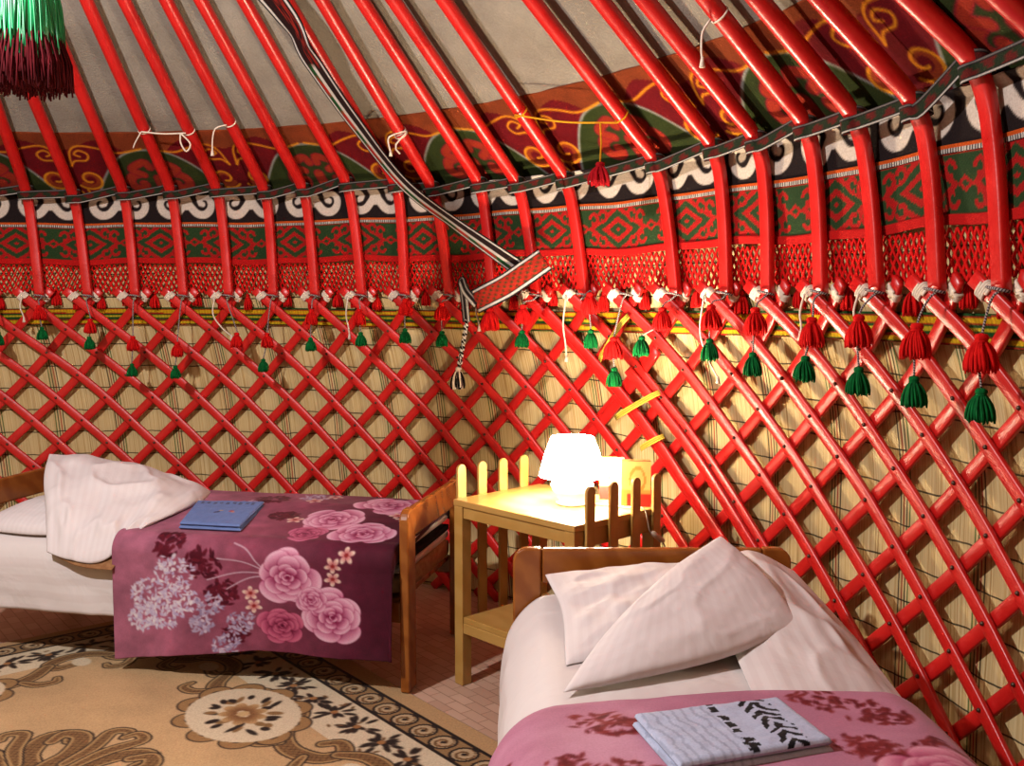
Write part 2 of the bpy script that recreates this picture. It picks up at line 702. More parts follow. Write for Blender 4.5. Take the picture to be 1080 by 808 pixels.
# reed wall, all the way round
zz = np.concatenate([np.linspace(-0.0, 1.5, 40), np.linspace(1.54, 2.02, 10)])
aa = np.linspace(-180, 180, 361)
A2, Z2 = np.meshgrid(aa, zz)
rr = np.where(Z2 < 1.48, prof(Z2) + 0.070, 3.370 + (Z2 - 1.48) * (3.335 - 3.370) / 0.54)
rr = rr + 0.006 * np.sin(np.radians(A2) * 41) * np.sin(Z2 * 7)
lean = 0.095 * np.clip((62 - A2) / 25, 0, 1)
uvw = np.stack([np.radians(A2) * 3.46 + lean * (Z2 - 1.0), Z2], -1)
o = grid_obj('wall_back', pol(A2, rr, Z2), M['reed'], uv=uvw)
solidify(o, 0.02, 1)
tag(o, kind='structure')

# felt roof
ss = np.linspace(-0.04, 1.0, 60)
A2, S2 = np.meshgrid(np.linspace(-180, 180, 721), ss)
Zr = ZB + S2 * (3.786 - ZB)
bul = 0.018 * np.cos(np.radians((A2 - A0) / DA * 360)) * np.sin(np.clip(S2, 0, 1) * PI)
nz = vnoise(A2.shape, (6, 60), 3, 3) * 0.014 * np.clip(S2 * 6, 0, 1)
rr = RB + 0.140 + KR * (Zr - ZB) - (bul - nz) * np.clip((S2 - 0.17) * 8, 0, 1)
Pf = pol(A2, rr, Zr)
apex = np.repeat(np.array([[[0, 0, 3.95]]]), A2.shape[1], 1)
o = grid_obj('ceiling', np.concatenate([Pf, apex]), M['felt'])
solidify(o, 0.025, 1)
tag(o, kind='structure')

# ------------------------------------------------------------------ red lattice wall
lattice = empty('lattice_wall', (2.0, 2.6, 0), 'red painted lattice of crossed wooden laths in front of the reed wall', 'lattice')


def lath(j, sgn, k0, k1, off, name='lath', xo=0.0, wd=0.0222):
    ks = np.arange(k0, k1 + 0.001, 0.25)
    if ks[-1] < k1 - 0.01:
        ks = np.append(ks, k1)
    wob = 0.03 * np.sin(ks * 1.3 + j * 2.1)
    x = j + sgn * (11 - ks) / 2 + xo + wob * 0.5
    ok = (x > -6.5) & (x < 26.5)
    if ok.sum() < 3:
        return None
    ks, x = ks[ok], x[ok]
    z = lat_z(ks)
    P_ = pol(lat_a(x, ks), prof(z) + off, z)
    inn = -P_.copy()
    inn[:, 2] = 0
    inn /= np.linalg.norm(inn, axis=1)[:, None]
    b = MB()
    b.tube(P_, 0.02, 10, ell=[(0.0095, wd, 0.40)] * len(P_), upv=inn)
    return b.build(name, M['red'], lattice)


for j in range(-3, 32):
    lath(j, -1, -0.55, 11.68, 0.011)
for j in range(-9, 27):
    lath(j, 1, -0.55, 11.68, -0.011)
# where two lattice sections meet, their laths run double and are strapped together
lath(11, 1, 0.2, 10.9, -0.031, xo=0.17)
lath(12, 1, -0.4, 8.9, -0.031, xo=-0.17)
lath(14, -1, 5.6, 9.6, 0.0, xo=0.14, wd=0.023)
nails = []
for k in range(1, 11):
    for j in range(-8, 27):
        x = j + (11 - k) / 2.0
        if -2.2 <= x <= 21.5:
            nails.append((x, k))
Pn = []
for x, k in nails:
    z = float(lat_z(k))
    Pn.append(pol(lat_a(x, k), prof(z) - 0.0205, z))
Pn = np.array(Pn)
dcam = np.linalg.norm(Pn - np.array(cam.location), axis=1)
order = np.argsort(dcam)
nb = MB()
nb.lathe([(0.0, 0.007), (0.0045, 0.006), (0.007, 0.002), (0.0065, -0.004), (0.0, -0.006)], 10)
proto_me = None
far = MB()
for n_, i in enumerate(order):
    p = Pn[i]
    a_ = math.atan2(p[0], p[1])
    rot = Matrix.Rotation(-a_, 4, 'Z') @ Matrix.Rotation(R_(90), 4, 'X')
    if n_ < 100:
        if proto_me is None:
            o = nb.build('nail', M['nail'])
            proto_me = o.data
        else:
            o = bpy.data.objects.new('nail', proto_me)
            COL.objects.link(o)
        o.parent = lattice
        o.matrix_parent_inverse = Matrix.Identity(4)
        mw = Matrix.Translation(p) @ rot
        o.matrix_local = Matrix.Translation(-lattice.location) @ mw
    else:
        mw = Matrix.Translation(p) @ rot
        vv = np.array([mw @ Vector(q) for q in np.concatenate(nb.v)])
        far.add(vv, nb.f)
tag(far.build('nail', M['nail'], lattice), kind='stuff')

# ------------------------------------------------------------------ roof poles
POLES = {-2: (-15.9, -16.4, 1.985, 9), -1: (-11.52, -12.0, 1.985, 8), 0: (-6.98, -7.45, 1.989, 11.0), 1: (-2.76, -3.34, 1.972, 5.5), 2: (1.51, 1.18, 1.987, 9.0),
         3: (6.0, 5.58, 1.991, 10.7), 4: (10.34, 9.99, 1.997, 7.5), 5: (14.66, 14.64, 1.981, 7.6), 6: (18.78, 18.43, 1.984, 7.5),
         7: (23.5, 22.79, 2.002, 9.0), 8: (27.78, 27.74, 1.984, 8.5), 9: (32.35, 31.38, 1.955, 12.7), 10: (36.62, 36.16, 1.956, 8.5),
         11: (41.04, 39.97, 1.941, 6.4), 12: (45.77, 44.76, 1.939, 11.0), 14: (54.47, 53.52, 1.956, 6.0), 15: (59.08, 58.92, 1.971, 12.1),
         16: (62.71, 62.77, 1.965, 11.6), 17: (67.18, 66.93, 1.975, 24.0), 18: (71.63, 70.89, 1.962, 21.5), 19: (76.09, 75.53, 1.95, 13.2),
         20: (80.44, 79.73, 2.001, 2.6), 21: (84.9, 84.3, 1.985, 8), 22: (89.2, 88.7, 1.985, 8)}
pole_path = {}
for i, (ab, at, zb, tw) in POLES.items():
    foot = pol(ab, 3.274, 1.476)
    bend = pol(at, RB, zb + 0.012)
    crown = pol(at + tw, 0.9, 3.786)
    d = (crown - bend) / np.linalg.norm(crown - bend)
    ctrl = np.array([foot, foot * 0.45 + bend * 0.55 + np.append(-0.0 * foot[:2], 0), bend, bend + d * 0.22, crown])
    # outward belly of the bent pole
    ctrl[1][:2] *= 1.004
    pts = ctrl
    for _ in range(3):                                   # rounds the bend
        q = [pts[0]]
        for a_, b_ in zip(pts[:-1], pts[1:]):
            q += [a_ * 0.78 + b_ * 0.22, a_ * 0.22 + b_ * 0.78]
        q.append(pts[-1])
        pts = np.array(q)
    L = np.concatenate([[0], np.cumsum(np.linalg.norm(np.diff(pts, axis=0), axis=1))])
    sv = np.concatenate([np.linspace(0, 0.75, 26), np.linspace(0.8, L[-1], 24)])
    pts = np.stack([np.interp(sv, L, pts[:, c_]) for c_ in range(3)], 1)
    inn = -pts.copy()
    inn[:, 2] = 0.0
    inn /= np.linalg.norm(inn, axis=1)[:, None]
    ell = []
    for s_ in sv:
        q = np.clip((s_ - 0.42) / 0.22, 0, 1)
        ell.append((0.015 * (1 - q) + 0.0275 * q, 0.0235 * (1 - q) + 0.0275 * q, 0.36 * (1 - q) + 1.0 * q))
    b = MB()
    b.tube(pts, 0.02, 14, ell=ell, upv=inn)
    if i < 0:
        lab = 'red bent roof pole just past the left edge of the picture, ' + ('nearer the edge' if i == -1 else 'farther from the edge')
    elif i <= 12:
        lab = 'red bent roof pole, %s from the left along the lattice top' % first_word(i)
    elif i <= 20:
        lab = 'red bent roof pole, %s from the right along the lattice top' % first_word(20 - i)
    elif i == 21:
        lab = 'red roof pole whose upper shaft cuts the top right corner'
    else:
        lab = 'red roof pole beyond the right edge of the picture'
    o = b.build('roof_pole', M['red'])
    tag(o, lab, 'roof pole', 'red roof poles')
    pole_path[i] = (pts, sv)

# ------------------------------------------------------------------ woven belt looped round every pole at the bend
bp, bn = [], []
ids = sorted(POLES)
for q, i in enumerate(ids):
    at, zb = POLES[i][1], POLES[i][2]
    Rl = RB - 0.012
    hi, lo = zb + 0.028, zb - 0.006
    for da, dr, z in ((-0.75, -0.022, hi - 0.004), (-0.25, -0.034, hi), (0.3, -0.035, hi), (0.62, -0.012, hi - 0.002), (0.45, 0.024, zb + 0.014),
                      (-0.1, 0.027, zb + 0.010), (-0.6, 0.015, zb + 0.004), (-0.66, -0.018, lo), (-0.2, -0.042, lo), (0.4, -0.042, lo + 0.002), (0.9, -0.030, lo + 0.006)):
        bp.append(pol(at + da, Rl + dr, z))
bp = np.array(bp)
bp = catmull(bp, len(bp) * 4)
T = np.gradient(bp, axis=0)
T /= np.linalg.norm(T, axis=1)[:, None]
up = np.array([0, 0, 1.0]) - T * T[:, 2:3]
up /= np.linalg.norm(up, axis=1)[:, None]
inw = -bp.copy()
inw[:, 2] = 0
inw /= np.linalg.norm(inw, axis=1)[:, None]
up = up + inw * 0.25
up /= np.linalg.norm(up, axis=1)[:, None]
Lb = np.concatenate([[0], np.cumsum(np.linalg.norm(np.diff(bp, axis=0), axis=1))])
vs = np.linspace(-1, 1, 13)
Pb = bp[:, None, :] + up[:, None, :] * (vs[None, :, None] * 0.021)
colb = np.zeros(Pb.shape)
for jj, v_ in enumerate(vs):
    for ii, l_ in enumerate(Lb):
        if abs(v_) > 0.9:
            c_ = (24, 20, 22)
        elif abs(v_) > 0.72:
            c_ = (206, 198, 190) if v_ < 0 else (120, 112, 108)
        elif abs(v_) > 0.6:
            c_ = (26, 20, 20)
        else:
            q = math.sin(l_ * 90) * 0.6 + v_ * 1.4 * math.sin(l_ * 45 + 1)
            c_ = (96, 26, 22) if q > 0.05 else (34, 46, 28)
        colb[ii, jj] = c_
o = grid_obj('tension_belt', Pb, M['woven'], lin(colb / 255.0))
solidify(o, 0.003, 0)
tag(o, 'narrow dark patterned woven belt looped round each roof pole at its bend', 'belt')

# ------------------------------------------------------------------ band behind the poles: scroll felt, woven strip, net fringe
band = empty('decorative_band', (2.0, 2.6, 1.5), 'long wall band of white scrolls on black above red and green weaving with net fringe', 'wall band')
AR = 3.30                                             # metres per radian used for the designs
x0, x1 = np.radians(-24) * AR, np.radians(96) * AR


def rband(z):
    return rpole(np.minimum(z, 1.97)) + 0.042 - np.clip(z - 1.97, 0, 1) * 1.28


def band_pts(cv):
    ang = np.degrees(cv.X / AR)
    sag = 0.010 * np.sin(cv.X * 6.1) + 0.006 * np.sin(cv.X * 14.7 + 1)
    r = rband(cv.Y) + 0.004 * np.sin(cv.X * 17 + cv.Y * 20)
    return pol(ang, r, cv.Y + sag * np.clip((1.95 - cv.Y) / 0.2, 0, 1) * 0.6)


SZ0, SZ1 = 1.852, 1.992
cv = Canvas(x0, x1, SZ0, SZ1, 0.005, (36, 26, 26))
pitch = np.radians(6.15) * AR
H0, HH = 1.878, 0.140
half = [(0.02, .60), (.18, .36), (.36, .16), (.60, .12), (.80, .26), (.88, .50), (.80, .72), (.62, .78), (.48, .68), (.50, .54), (.58, .50)]
n0 = int(np.floor((x0) / pitch)) - 1
for n_ in range(n0, n0 + 24):
    cx = np.radians(43.4) * AR + (n_ + 3) * pitch - 3 * pitch - round(np.radians(43.4) * AR / pitch) * pitch
    if cx < x0 - pitch or cx > x1 + pitch:
        continue
    for sg in (-1, 1):
        pts = [(cx + sg * px * HH * 1.12, H0 + py * HH) for px, py in half]
        pts = catmull(np.array(pts), 26)
        for q0 in range(0, 25):
            rr_ = 0.0195 - 0.006 * max(0, (q0 - 12) / 13.0)
            cv.stroke(pts[q0:q0 + 2], rr_, (226, 208, 192), None)
    cv.stroke([(cx, H0 + 1.05 * HH), (cx, H0 + 0.62 * HH)], 0.030, (226, 208, 192))
    cv.stroke([(cx, H0 + 0.60 * HH), (cx, H0 + 0.42 * HH)], 0.018, (226, 208, 192))
    pass
o = solidify(grid_obj('scroll_panel', band_pts(cv), M['felt_print'], cv.lin(), band), 0.004, 1)
tag(o, 'black felt strip with white ram-horn scrolls')
# piping of orange cord and stitched white edge
cv = Canvas(x0, x1, 1.834, 1.856, 0.0022, (206, 84, 24))
edge = cv.Y < 1.846
st = (np.sin(cv.X * 2 * PI / 0.010) > -0.2)
cv.a[edge & st] = np.array((206, 196, 186)) / 255
cv.a[edge & ~st] = np.array((60, 50, 50)) / 255
Pp = band_pts(cv)
ang = np.degrees(cv.X / AR)
Pp = Pp * np.array([0.9985, 0.9985, 1])
solidify(grid_obj('piping', Pp, M['woven'], cv.lin(), band), 0.004, 1)
# woven strip
cv = Canvas(x0, x1, 1.668, 1.836, 0.005, (42, 66, 34))
per = np.radians(6.4) * AR
xx = cv.X - np.radians(42.3) * AR
p = (xx / per + 0.5) % 1.0 - 0.5
q = (cv.Y - 1.752) / 0.168
px, qy = np.abs(p) * per, np.abs(q) * 0.168
red = np.array((176, 24, 22)) / 255
d = px * 0.62 + qy
m_ = (d > 0.030) & (d < 0.052)
m_ |= d < 0.008
m_ |= (d > 0.078) & (d < 0.099)
d2 = (per / 2 - px) * 0.62 + qy
m_ |= (d2 < 0.022) & (d2 > 0.010)
for hx, hy in ((0.080, 0.052), (0.128, 0.040)):
    rr_ = np.hypot(px - hx, qy - hy)
    m_ = np.where(rr_ < 0.027, (rr_ > 0.012) & ((px < hx + 0.010) | (qy > hy)), m_)
m_ |= (qy > 0.079)
cv.a[m_] = red
cv.a *= (1 + 0.12 * np.sin(cv.X * 2 * PI / 0.012) * np.sin(cv.Y * 2 * PI / 0.012))[..., None]
o = solidify(grid_obj('woven_panel', band_pts(cv), M['woven'], cv.lin(), band), 0.004, 1)
tag(o, 'red on green woven strip of diamonds and hooks')
# knotted net fringe: a solid heading, then diamonds of twisted yarn gathered into tassels
net = MB()
ncol = int((x1 - x0) / 0.0265)
dx = (x1 - x0) / ncol
rows = 6


def net_pt(x, zf, bulge=0.0):
    sc = np.abs(np.sin(PI * (x / (np.radians(DA) * AR) + 0.13)))
    bot = 1.512 - 0.028 * (1 - sc)
    z = 1.664 + (bot - 1.664) * zf
    rr_ = rband(z) + 0.004 * np.sin(x * 23) - bulge
    return pol(np.degrees(x / AR), rr_, z)


for c_ in range(ncol):
    xb = x0 + c_ * dx
    for sgn in (-1, 1):
        ts = np.linspace(0.12, 1.0, rows + 1)
        xs = xb + sgn * dx * 0.5 * np.abs((np.arange(rows + 1) + (0 if sgn > 0 else 0)) % 2)
        xs = xs + 0.002 * np.sin(c_ * 1.7 + np.arange(rows + 1))
        pts = np.array([net_pt(x_, t_) for x_, t_ in zip(xs, ts)])
        net.tube(pts, np.linspace(0.0040, 0.0058, rows + 1), 5, cap=False)
o = net.build('net_fringe', M['yarn_red'], band)
cv = Canvas(x0, x1, 1.646, 1.672, 0.004, (200, 22, 20))
Ph = band_pts(cv) * np.array([0.999, 0.999, 1])
solidify(grid_obj('fringe_heading', Ph, M['woven'], cv.lin(), band), 0.006, 1)


def tassel_mesh(name, R1, h, strands=26, seed=0, rs=0.0045, neck=0.22, material='yarn_red', parent=None):
    """yarn tassel: tied head, wrapped neck, loose skirt of strands; hangs from z = 0 down"""
    r = np.random.default_rng(seed)
    b = MB()
    hd = R1 * 0.42
    b.lathe([(0.0, 0.0), (hd * 0.75, -h * 0.03), (hd, -h * 0.10), (hd * 0.9, -h * 0.17), (hd * 0.72, -h * 0.21), (hd * 0.95, -h * 0.27), (R1 * 0.6, -h * 0.5), (0, -h * 0.7)], 14, ripple=0.06, nrip=7)
    b.lathe([(hd * 0.80, -h * 0.175), (hd * 0.92, -h * 0.19), (hd * 0.92, -h * 0.225), (hd * 0.80, -h * 0.24)], 14)
    for k in range(strands):
        a_ = k * 2.399963 + r.uniform(-0.2, 0.2)
        q = math.sqrt((k + 0.6) / strands)
        re_ = R1 * q * r.uniform(0.86, 1.08)
        hz = h * r.uniform(0.9, 1.03)
        pts = [(hd * 0.6 * q * math.cos(a_), hd * 0.6 * q * math.sin(a_), -h * 0.18),
               (re_ * 0.72 * math.cos(a_), re_ * 0.72 * math.sin(a_), -h * 0.42),
               (re_ * 0.97 * math.cos(a_ + 0.1), re_ * 0.97 * math.sin(a_ + 0.1), -h * 0.72),
               (re_ * math.cos(a_ + 0.16), re_ * math.sin(a_ + 0.16), -hz)]
        rr_ = rs * r.uniform(0.8, 1.2)
        b.tube(catmull(np.array(pts), 6), [rr_ * 0.6, rr_ * 0.9, rr_ * 1.1, rr_ * 1.15, rr_ * 1.1, rr_ * 0.7], 5)
    return b


FR = [tassel_mesh('f', 0.024, 0.085, 26, s_, 0.0036) for s_ in range(3)]
fr_obj = []
k_ = 0
for n_ in range(-3, 24):
    for hx in (0.22, 0.70):
        ang = A0 + DA * (n_ + hx) + 0.25 * math.sin(n_ * 3.1 + hx * 9)
        b = FR[k_ % 3]
        if k_ < 3:
            o = b.build('fringe_tassel', M['yarn_red'])
            fr_obj.append(o)
        else:
            o = bpy.data.objects.new('fringe_tassel', fr_obj[k_ % 3].data)
            COL.objects.link(o)
        o.parent = band
        p = pol(ang, 3.338, 1.505 + 0.012 * math.sin(n_ * 2.3 + hx * 7))
        o.location = Vector(p) - band.location
        o.rotation_euler = (0, 0, n_ * 1.3)
        k_ += 1

# yellow and green woven tape wound round the wall behind the laths
cv = Canvas(x0, x1, 1.325, 1.415, 0.0045, (30, 84, 34))
f_ = (cv.Y - 1.325) / 0.09
f_ = f_ + 0.05 * np.sin(cv.X * 2.1)
for lo_, hi_, c_ in ((0.02, 0.08, (176, 30, 22)), (0.10, 0.26, (236, 190, 30)), (0.27, 0.34, (176, 34, 22)), (0.46, 0.58, (214, 190, 40)), (0.66, 0.72, (180, 30, 22)), (0.72, 0.90, (238, 184, 26)), (0.90, 0.95, (180, 30, 22))):
    cv.a[(f_ >= lo_) & (f_ < hi_)] = np.array(c_) / 255
cv.a *= (1 - 0.12 * (np.sin(cv.X * 2 * PI / 0.016) > 0.3))[..., None]
Pt = pol(np.degrees(cv.X / AR), prof(cv.Y) + 0.030 + 0.003 * np.sin(cv.X * 9), cv.Y + 0.006 * np.sin(cv.X * 1.7 + 1))
o = solidify(grid_obj('girth_tape', Pt, M['woven'], cv.lin()), 0.004, 1)
tag(o, 'yellow, green and red striped tape wound along the wall behind the laths', 'tape')

# ------------------------------------------------------------------ felt frieze on the lower roof
FR_R = 3.25
cv = Canvas(np.radians(-20) * FR_R, np.radians(96) * FR_R, 0.0, 0.452, 0.0065, (140, 62, 30))
per = np.radians(15.6) * FR_R
mott = vnoise(cv.X.shape, (8, 100), 5, 3)
cv.a *= (1 + 0.12 * mott)[..., None]
yel = (236, 150, 30)
for n_ in range(-4, 6):
    cx = np.radians(28.0) * FR_R + n_ * per
    p = (cv.X - cx) / per
    # wine-red scalloped shape
    top = 0.385 - 0.07 * np.cos(p * 4 * PI) * 0.6 - 0.10 * np.clip(np.abs(p) * 2, 0, 1) ** 2
    mk = (np.abs(p) < 0.5) & (cv.Y < top)
    cv.a[mk] = np.array((112, 14, 22)) / 255 * (1 + 0.1 * mott[mk])[:, None]
for n_ in range(-4, 6):
    cx = np.radians(28.0) * FR_R + (n_ + 0.5) * per
    p = (cv.X - cx) / per
    # green bell
    bell = 0.330 * (1 - (np.abs(p) / 0.40) ** 2.4) + 0.012
    mk = (np.abs(p) < 0.42) & (cv.Y < bell)
    cv.a[mk] = np.array((52, 62, 26)) / 255 * (1 + 0.14 * mott[mk])[:, None]
    pp = np.linspace(-0.405, 0.405, 40)
    pts = np.stack([cx + pp * per, 0.330 * (1 - (np.abs(pp) / 0.40) ** 2.4) + 0.012], 1)
    cv.stroke(pts, 0.006, (150, 150, 142))
    sw = (168, 50, 30)
    for sg in (-1, 1):
        cv.stroke(spiral(cx + sg * 0.105, 0.115, 0.062, 0.018, PI / 2, PI / 2 - sg * 4.6, sx=1), 0.021, sw, (150, 24, 40), 0.006)
        cv.stroke(catmull(np.array([(cx + sg * 0.07, 0.175), (cx + sg * 0.12, 0.215), (cx + sg * 0.04, 0.262), (cx + sg * 0.02, 0.225)]), 14), 0.018, sw, (150, 24, 40), 0.006)
    cv.stroke([(cx, 0.03), (cx, 0.15)], 0.022, sw, (150, 24, 40), 0.006)
for n_ in range(-4, 6):
    cx = np.radians(28.0) * FR_R + n_ * per
    for sg in (-1, 1):
        L_ = lambda pts: cv.stroke(catmull(np.array([(cx + sg * a_, b_) for a_, b_ in pts]), 22), 0.0055, yel)
        cv.stroke(spiral(cx + sg * 0.085, 0.145, 0.075, 0.018, PI / 2 + sg * 2.2, PI / 2 + sg * 2.2 + sg * 7.4, 40), 0.0055, yel)
        cv.stroke(spiral(cx + sg * 0.085, 0.145, 0.050, 0.030, PI / 2 + sg * 2.2, PI / 2 + sg * 2.2 + sg * 5, 30), 0.012, (156, 60, 26))
        cv.stroke(spiral(cx + sg * 0.085, 0.145, 0.075, 0.018, PI / 2 + sg * 2.2, PI / 2 + sg * 2.2 + sg * 7.4, 40), 0.0055, yel)
        L_([(0.012, 0.06), (0.03, 0.035), (0.055, 0.04), (0.05, 0.07)])
        L_([(0.02, 0.235), (0.05, 0.27), (0.11, 0.275), (0.13, 0.315), (0.09, 0.34), (0.06, 0.315), (0.085, 0.30)])
        L_([(0.02, 0.235), (0.045, 0.335), (0.10, 0.37), (0.19, 0.355), (0.28, 0.325), (0.36, 0.335), (0.425, 0.35)])
S2 = cv.Y
Zf = ZB + 0.012 + S2 / math.hypot(1, KR)
rf = RB + 0.104 + KR * (Zf - ZB) + 0.006 * vnoise(cv.X.shape, (3, 50), 9, 2)
o = grid_obj('roof_frieze', pol(np.degrees(cv.X / FR_R), rf, Zf), M['felt_print'], cv.lin())
solidify(o, 0.006, 1)
tag(o, 'appliqued felt frieze with yellow scrolls and green bells along the lower roof', 'felt frieze')

# ------------------------------------------------------------------ ties and tassels at every joint
TAS = {-1: (None, (-10.4, 1.26)), 0: ((-6.82, 1.40), (-6.65, 1.29)), 1: ((-2.35, 1.33), (-2.49, 1.24)), 2: ((1.48, 1.24), (1.32, 1.10)), 3: ((5.64, 1.21), (5.40, 1.09)),
       4: ((11.41, 1.26), None), 5: ((14.39, 1.26), (13.97, 1.13)), 6: ((18.87, 1.38), (18.73, 1.24)), 7: ((23.73, 1.38), (23.80, 1.27)),
       8: ((28.36, 1.43), (28.33, 1.29)), 9: ((32.11, 1.41), (32.09, 1.28)), 10: ((37.01, 1.38), None), 11: ((40.35, 1.40), (40.26, 1.29)),
       12: ((47.03, 1.45), (47.14, 1.30)), 13: ((49.37, 1.27), (49.49, 1.15)), 14: ((54.06, 1.39), (52.11, 1.28)), 15: ((58.62, 1.40), (58.50, 1.28)),
       16: ((62.60, 1.39), (62.44, 1.24)), 17: ((67.47, 1.36), (66.99, 1.24)), 18: ((71.29, 1.37), (71.40, 1.22)), 19: ((75.76, 1.35), (75.68, 1.21)),
       20: ((80.34, 1.33), (80.49, 1.20))}
TM = {}
for s_ in range(3):
    TM['r', s_] = tassel_mesh('t', 0.041, 0.098, 64, 20 + s_, 0.0036)
    TM['g', s_] = tassel_mesh('t', 0.036, 0.090, 60, 40 + s_, 0.0034)
TO = {}


def put_tassel(kind, s_, name, matl, parent, loc, sc, rz):
    key = (kind, s_)
    if key not in TO:
        o = TM[key].build(name, matl)
        TO[key] = o.data
    else:
        o = bpy.data.objects.new(name, TO[key])
        COL.objects.link(o)
    o.parent = parent
    o.location = Vector(loc) - parent.location
    o.rotation_euler = (0, 0, rz)
    o.scale = (sc, sc, sc)
    return o


def joint_word(i):
    if i == 13:
        return 'one bare joint without a pole'
    return ('%s roof pole from the left' % first_word(i)) if i <= 12 else ('%s roof pole from the right' % first_word(20 - i))


for i in range(0, 21):
    pa = POLES[i][0] if i in POLES else 49.9
    # cloth tape wound round the two lath ends
    x = i
    base = Vector(pol(pa, 3.27, 1.45))
    te = empty('lath_tie', base, 'white cloth tape tying the lath ends at the %s' % joint_word(i), 'tie', 'white ties along the lattice top')
    for sgn, off in ((1, -0.011), (-1, 0.011)):
        k = 11.40
        ks = np.linspace(k - 0.075, k + 0.075, 34)
        xx_ = x + sgn * (11 - ks) / 2
        z = lat_z(ks)
        ctr = pol(lat_a(xx_, ks), prof(z) + off, z)
        Tn = np.gradient(ctr, axis=0)
        Tn /= np.linalg.norm(Tn, axis=1)[:, None]
        inn = -ctr.copy()
        inn[:, 2] = 0
        inn /= np.linalg.norm(inn, axis=1)[:, None]
        bb = np.cross(Tn, inn)
        th = np.linspace(0, 2 * PI * 4 + 0.6, 34 * 4)
        cc = np.stack([np.interp(np.linspace(0, 1, len(th)), np.linspace(0, 1, 34), ctr[:, c_]) for c_ in range(3)], 1)
        ii = np.stack([np.interp(np.linspace(0, 1, len(th)), np.linspace(0, 1, 34), inn[:, c_]) for c_ in range(3)], 1)
        b2 = np.stack([np.interp(np.linspace(0, 1, len(th)), np.linspace(0, 1, 34), bb[:, c_]) for c_ in range(3)], 1)
        ca, sa = np.cos(th), np.sin(th)
        f1 = np.sign(ca) * np.abs(ca) ** 0.7 * 0.0135
        f2 = np.sign(sa) * np.abs(sa) ** 0.7 * 0.0255
        b = MB()
        b.tube(cc + ii * f1[:, None] + b2 * f2[:, None], 0.0050, 6)
        b.build('wrap', M['white_cord'], te)
    if i in (0, 4, 7, 10, 12, 15, 17, 18):
        dz = {0: 0.11, 4: 0.2, 7: 0.19, 10: 0.14, 12: 0.26, 15: 0.30, 17: 0.13, 18: 0.12}[i]
        sx = {4: 1.6, 15: 1.5}.get(i, 0.15) * (1 if i != 17 else -1)
        a0_ = float(lat_a(i - 0.2, 11.4))
        pts = [pol(a0_, 3.268, 1.475), pol(a0_ - 0.12, 3.258, 1.475 - dz * 0.45), pol(a0_ + sx * 0.45, 3.262, 1.475 - dz * 0.8), pol(a0_ + sx, 3.262, 1.475 - dz)]
        b = MB()
        b.tube(catmull(np.array(pts), 14), 0.0038, 6)
        b.tube([pts[3] + np.array([0, 0, 0.008]), pts[3] - np.array([0, 0, 0.02])], [0.004, 0.009], 6)
        b.build('loose_end', M['white_cord'], te)
    if i not in TAS:
        continue
    ra, ga = TAS[i]
    topz = 1.47
    lower = ga or ra
    te = empty('tassel_pendant', pol(pa, 3.25, 1.44), ('red and green wool tassels on a cord at the ' if ga else 'red wool tassel on a cord at the ') + joint_word(i), 'tassel', 'wool tassels hanging along the lattice top')
    sc = 0.80 + 0.20 * min(1, max(0, (i - 5) / 13.0))
    if i == 10:
        sc *= 1.25
    rz_ = random.random() * 6
    pts = [pol(pa + 0.35, 3.262, topz + 0.01), pol(pa, 3.248, topz - 0.012)]
    if ra:
        pr = pol(ra[0], 3.228, ra[1] + 0.045 * sc)
        put_tassel('r', i % 3, 'red_tassel', M['yarn_red'], te, pr, sc, rz_)
        pts.append(pol(ra[0], 3.232, ra[1] + 0.05 * sc))
        pts.append(pol(ra[0], 3.224, ra[1] - 0.02 * sc))
    if ga:
        pg = pol(ga[0], 3.228, ga[1] + 0.042 * sc)
        put_tassel('g', i % 3, 'green_tassel', M['yarn_green'], te, pg, sc * 0.95, rz_ + 1)
        pts.append(pol(ga[0], 3.228, ga[1] + 0.04 * sc))
    b = MB()
    b.tube(catmull(np.array(pts), 22), 0.0032, 6)
    b.tube(np.array([pol(pa - 0.6, 3.272, topz + 0.012), pol(pa - 0.3, 3.246, topz + 0.016), pol(pa + 0.3, 3.246, topz + 0.012), pol(pa + 0.6, 3.272, topz + 0.004)]), 0.0042, 6)
    b.build('cord', M['twist'], te)
te = empty('tassel_pendant', pol(-10.4, 3.25, 1.4), 'green wool tassel cut by the left edge of the picture', 'tassel', 'wool tassels hanging along the lattice top')
put_tassel('g', 1, 'green_tassel', M['yarn_green'], te, pol(-10.4, 3.228, 1.30), 0.8, 1)
b = MB()
b.tube([pol(-10.9, 3.262, 1.47), pol(-10.4, 3.235, 1.38), pol(-10.4, 3.228, 1.295)], 0.0045, 6)
b.build('cord', M['twist'], te)

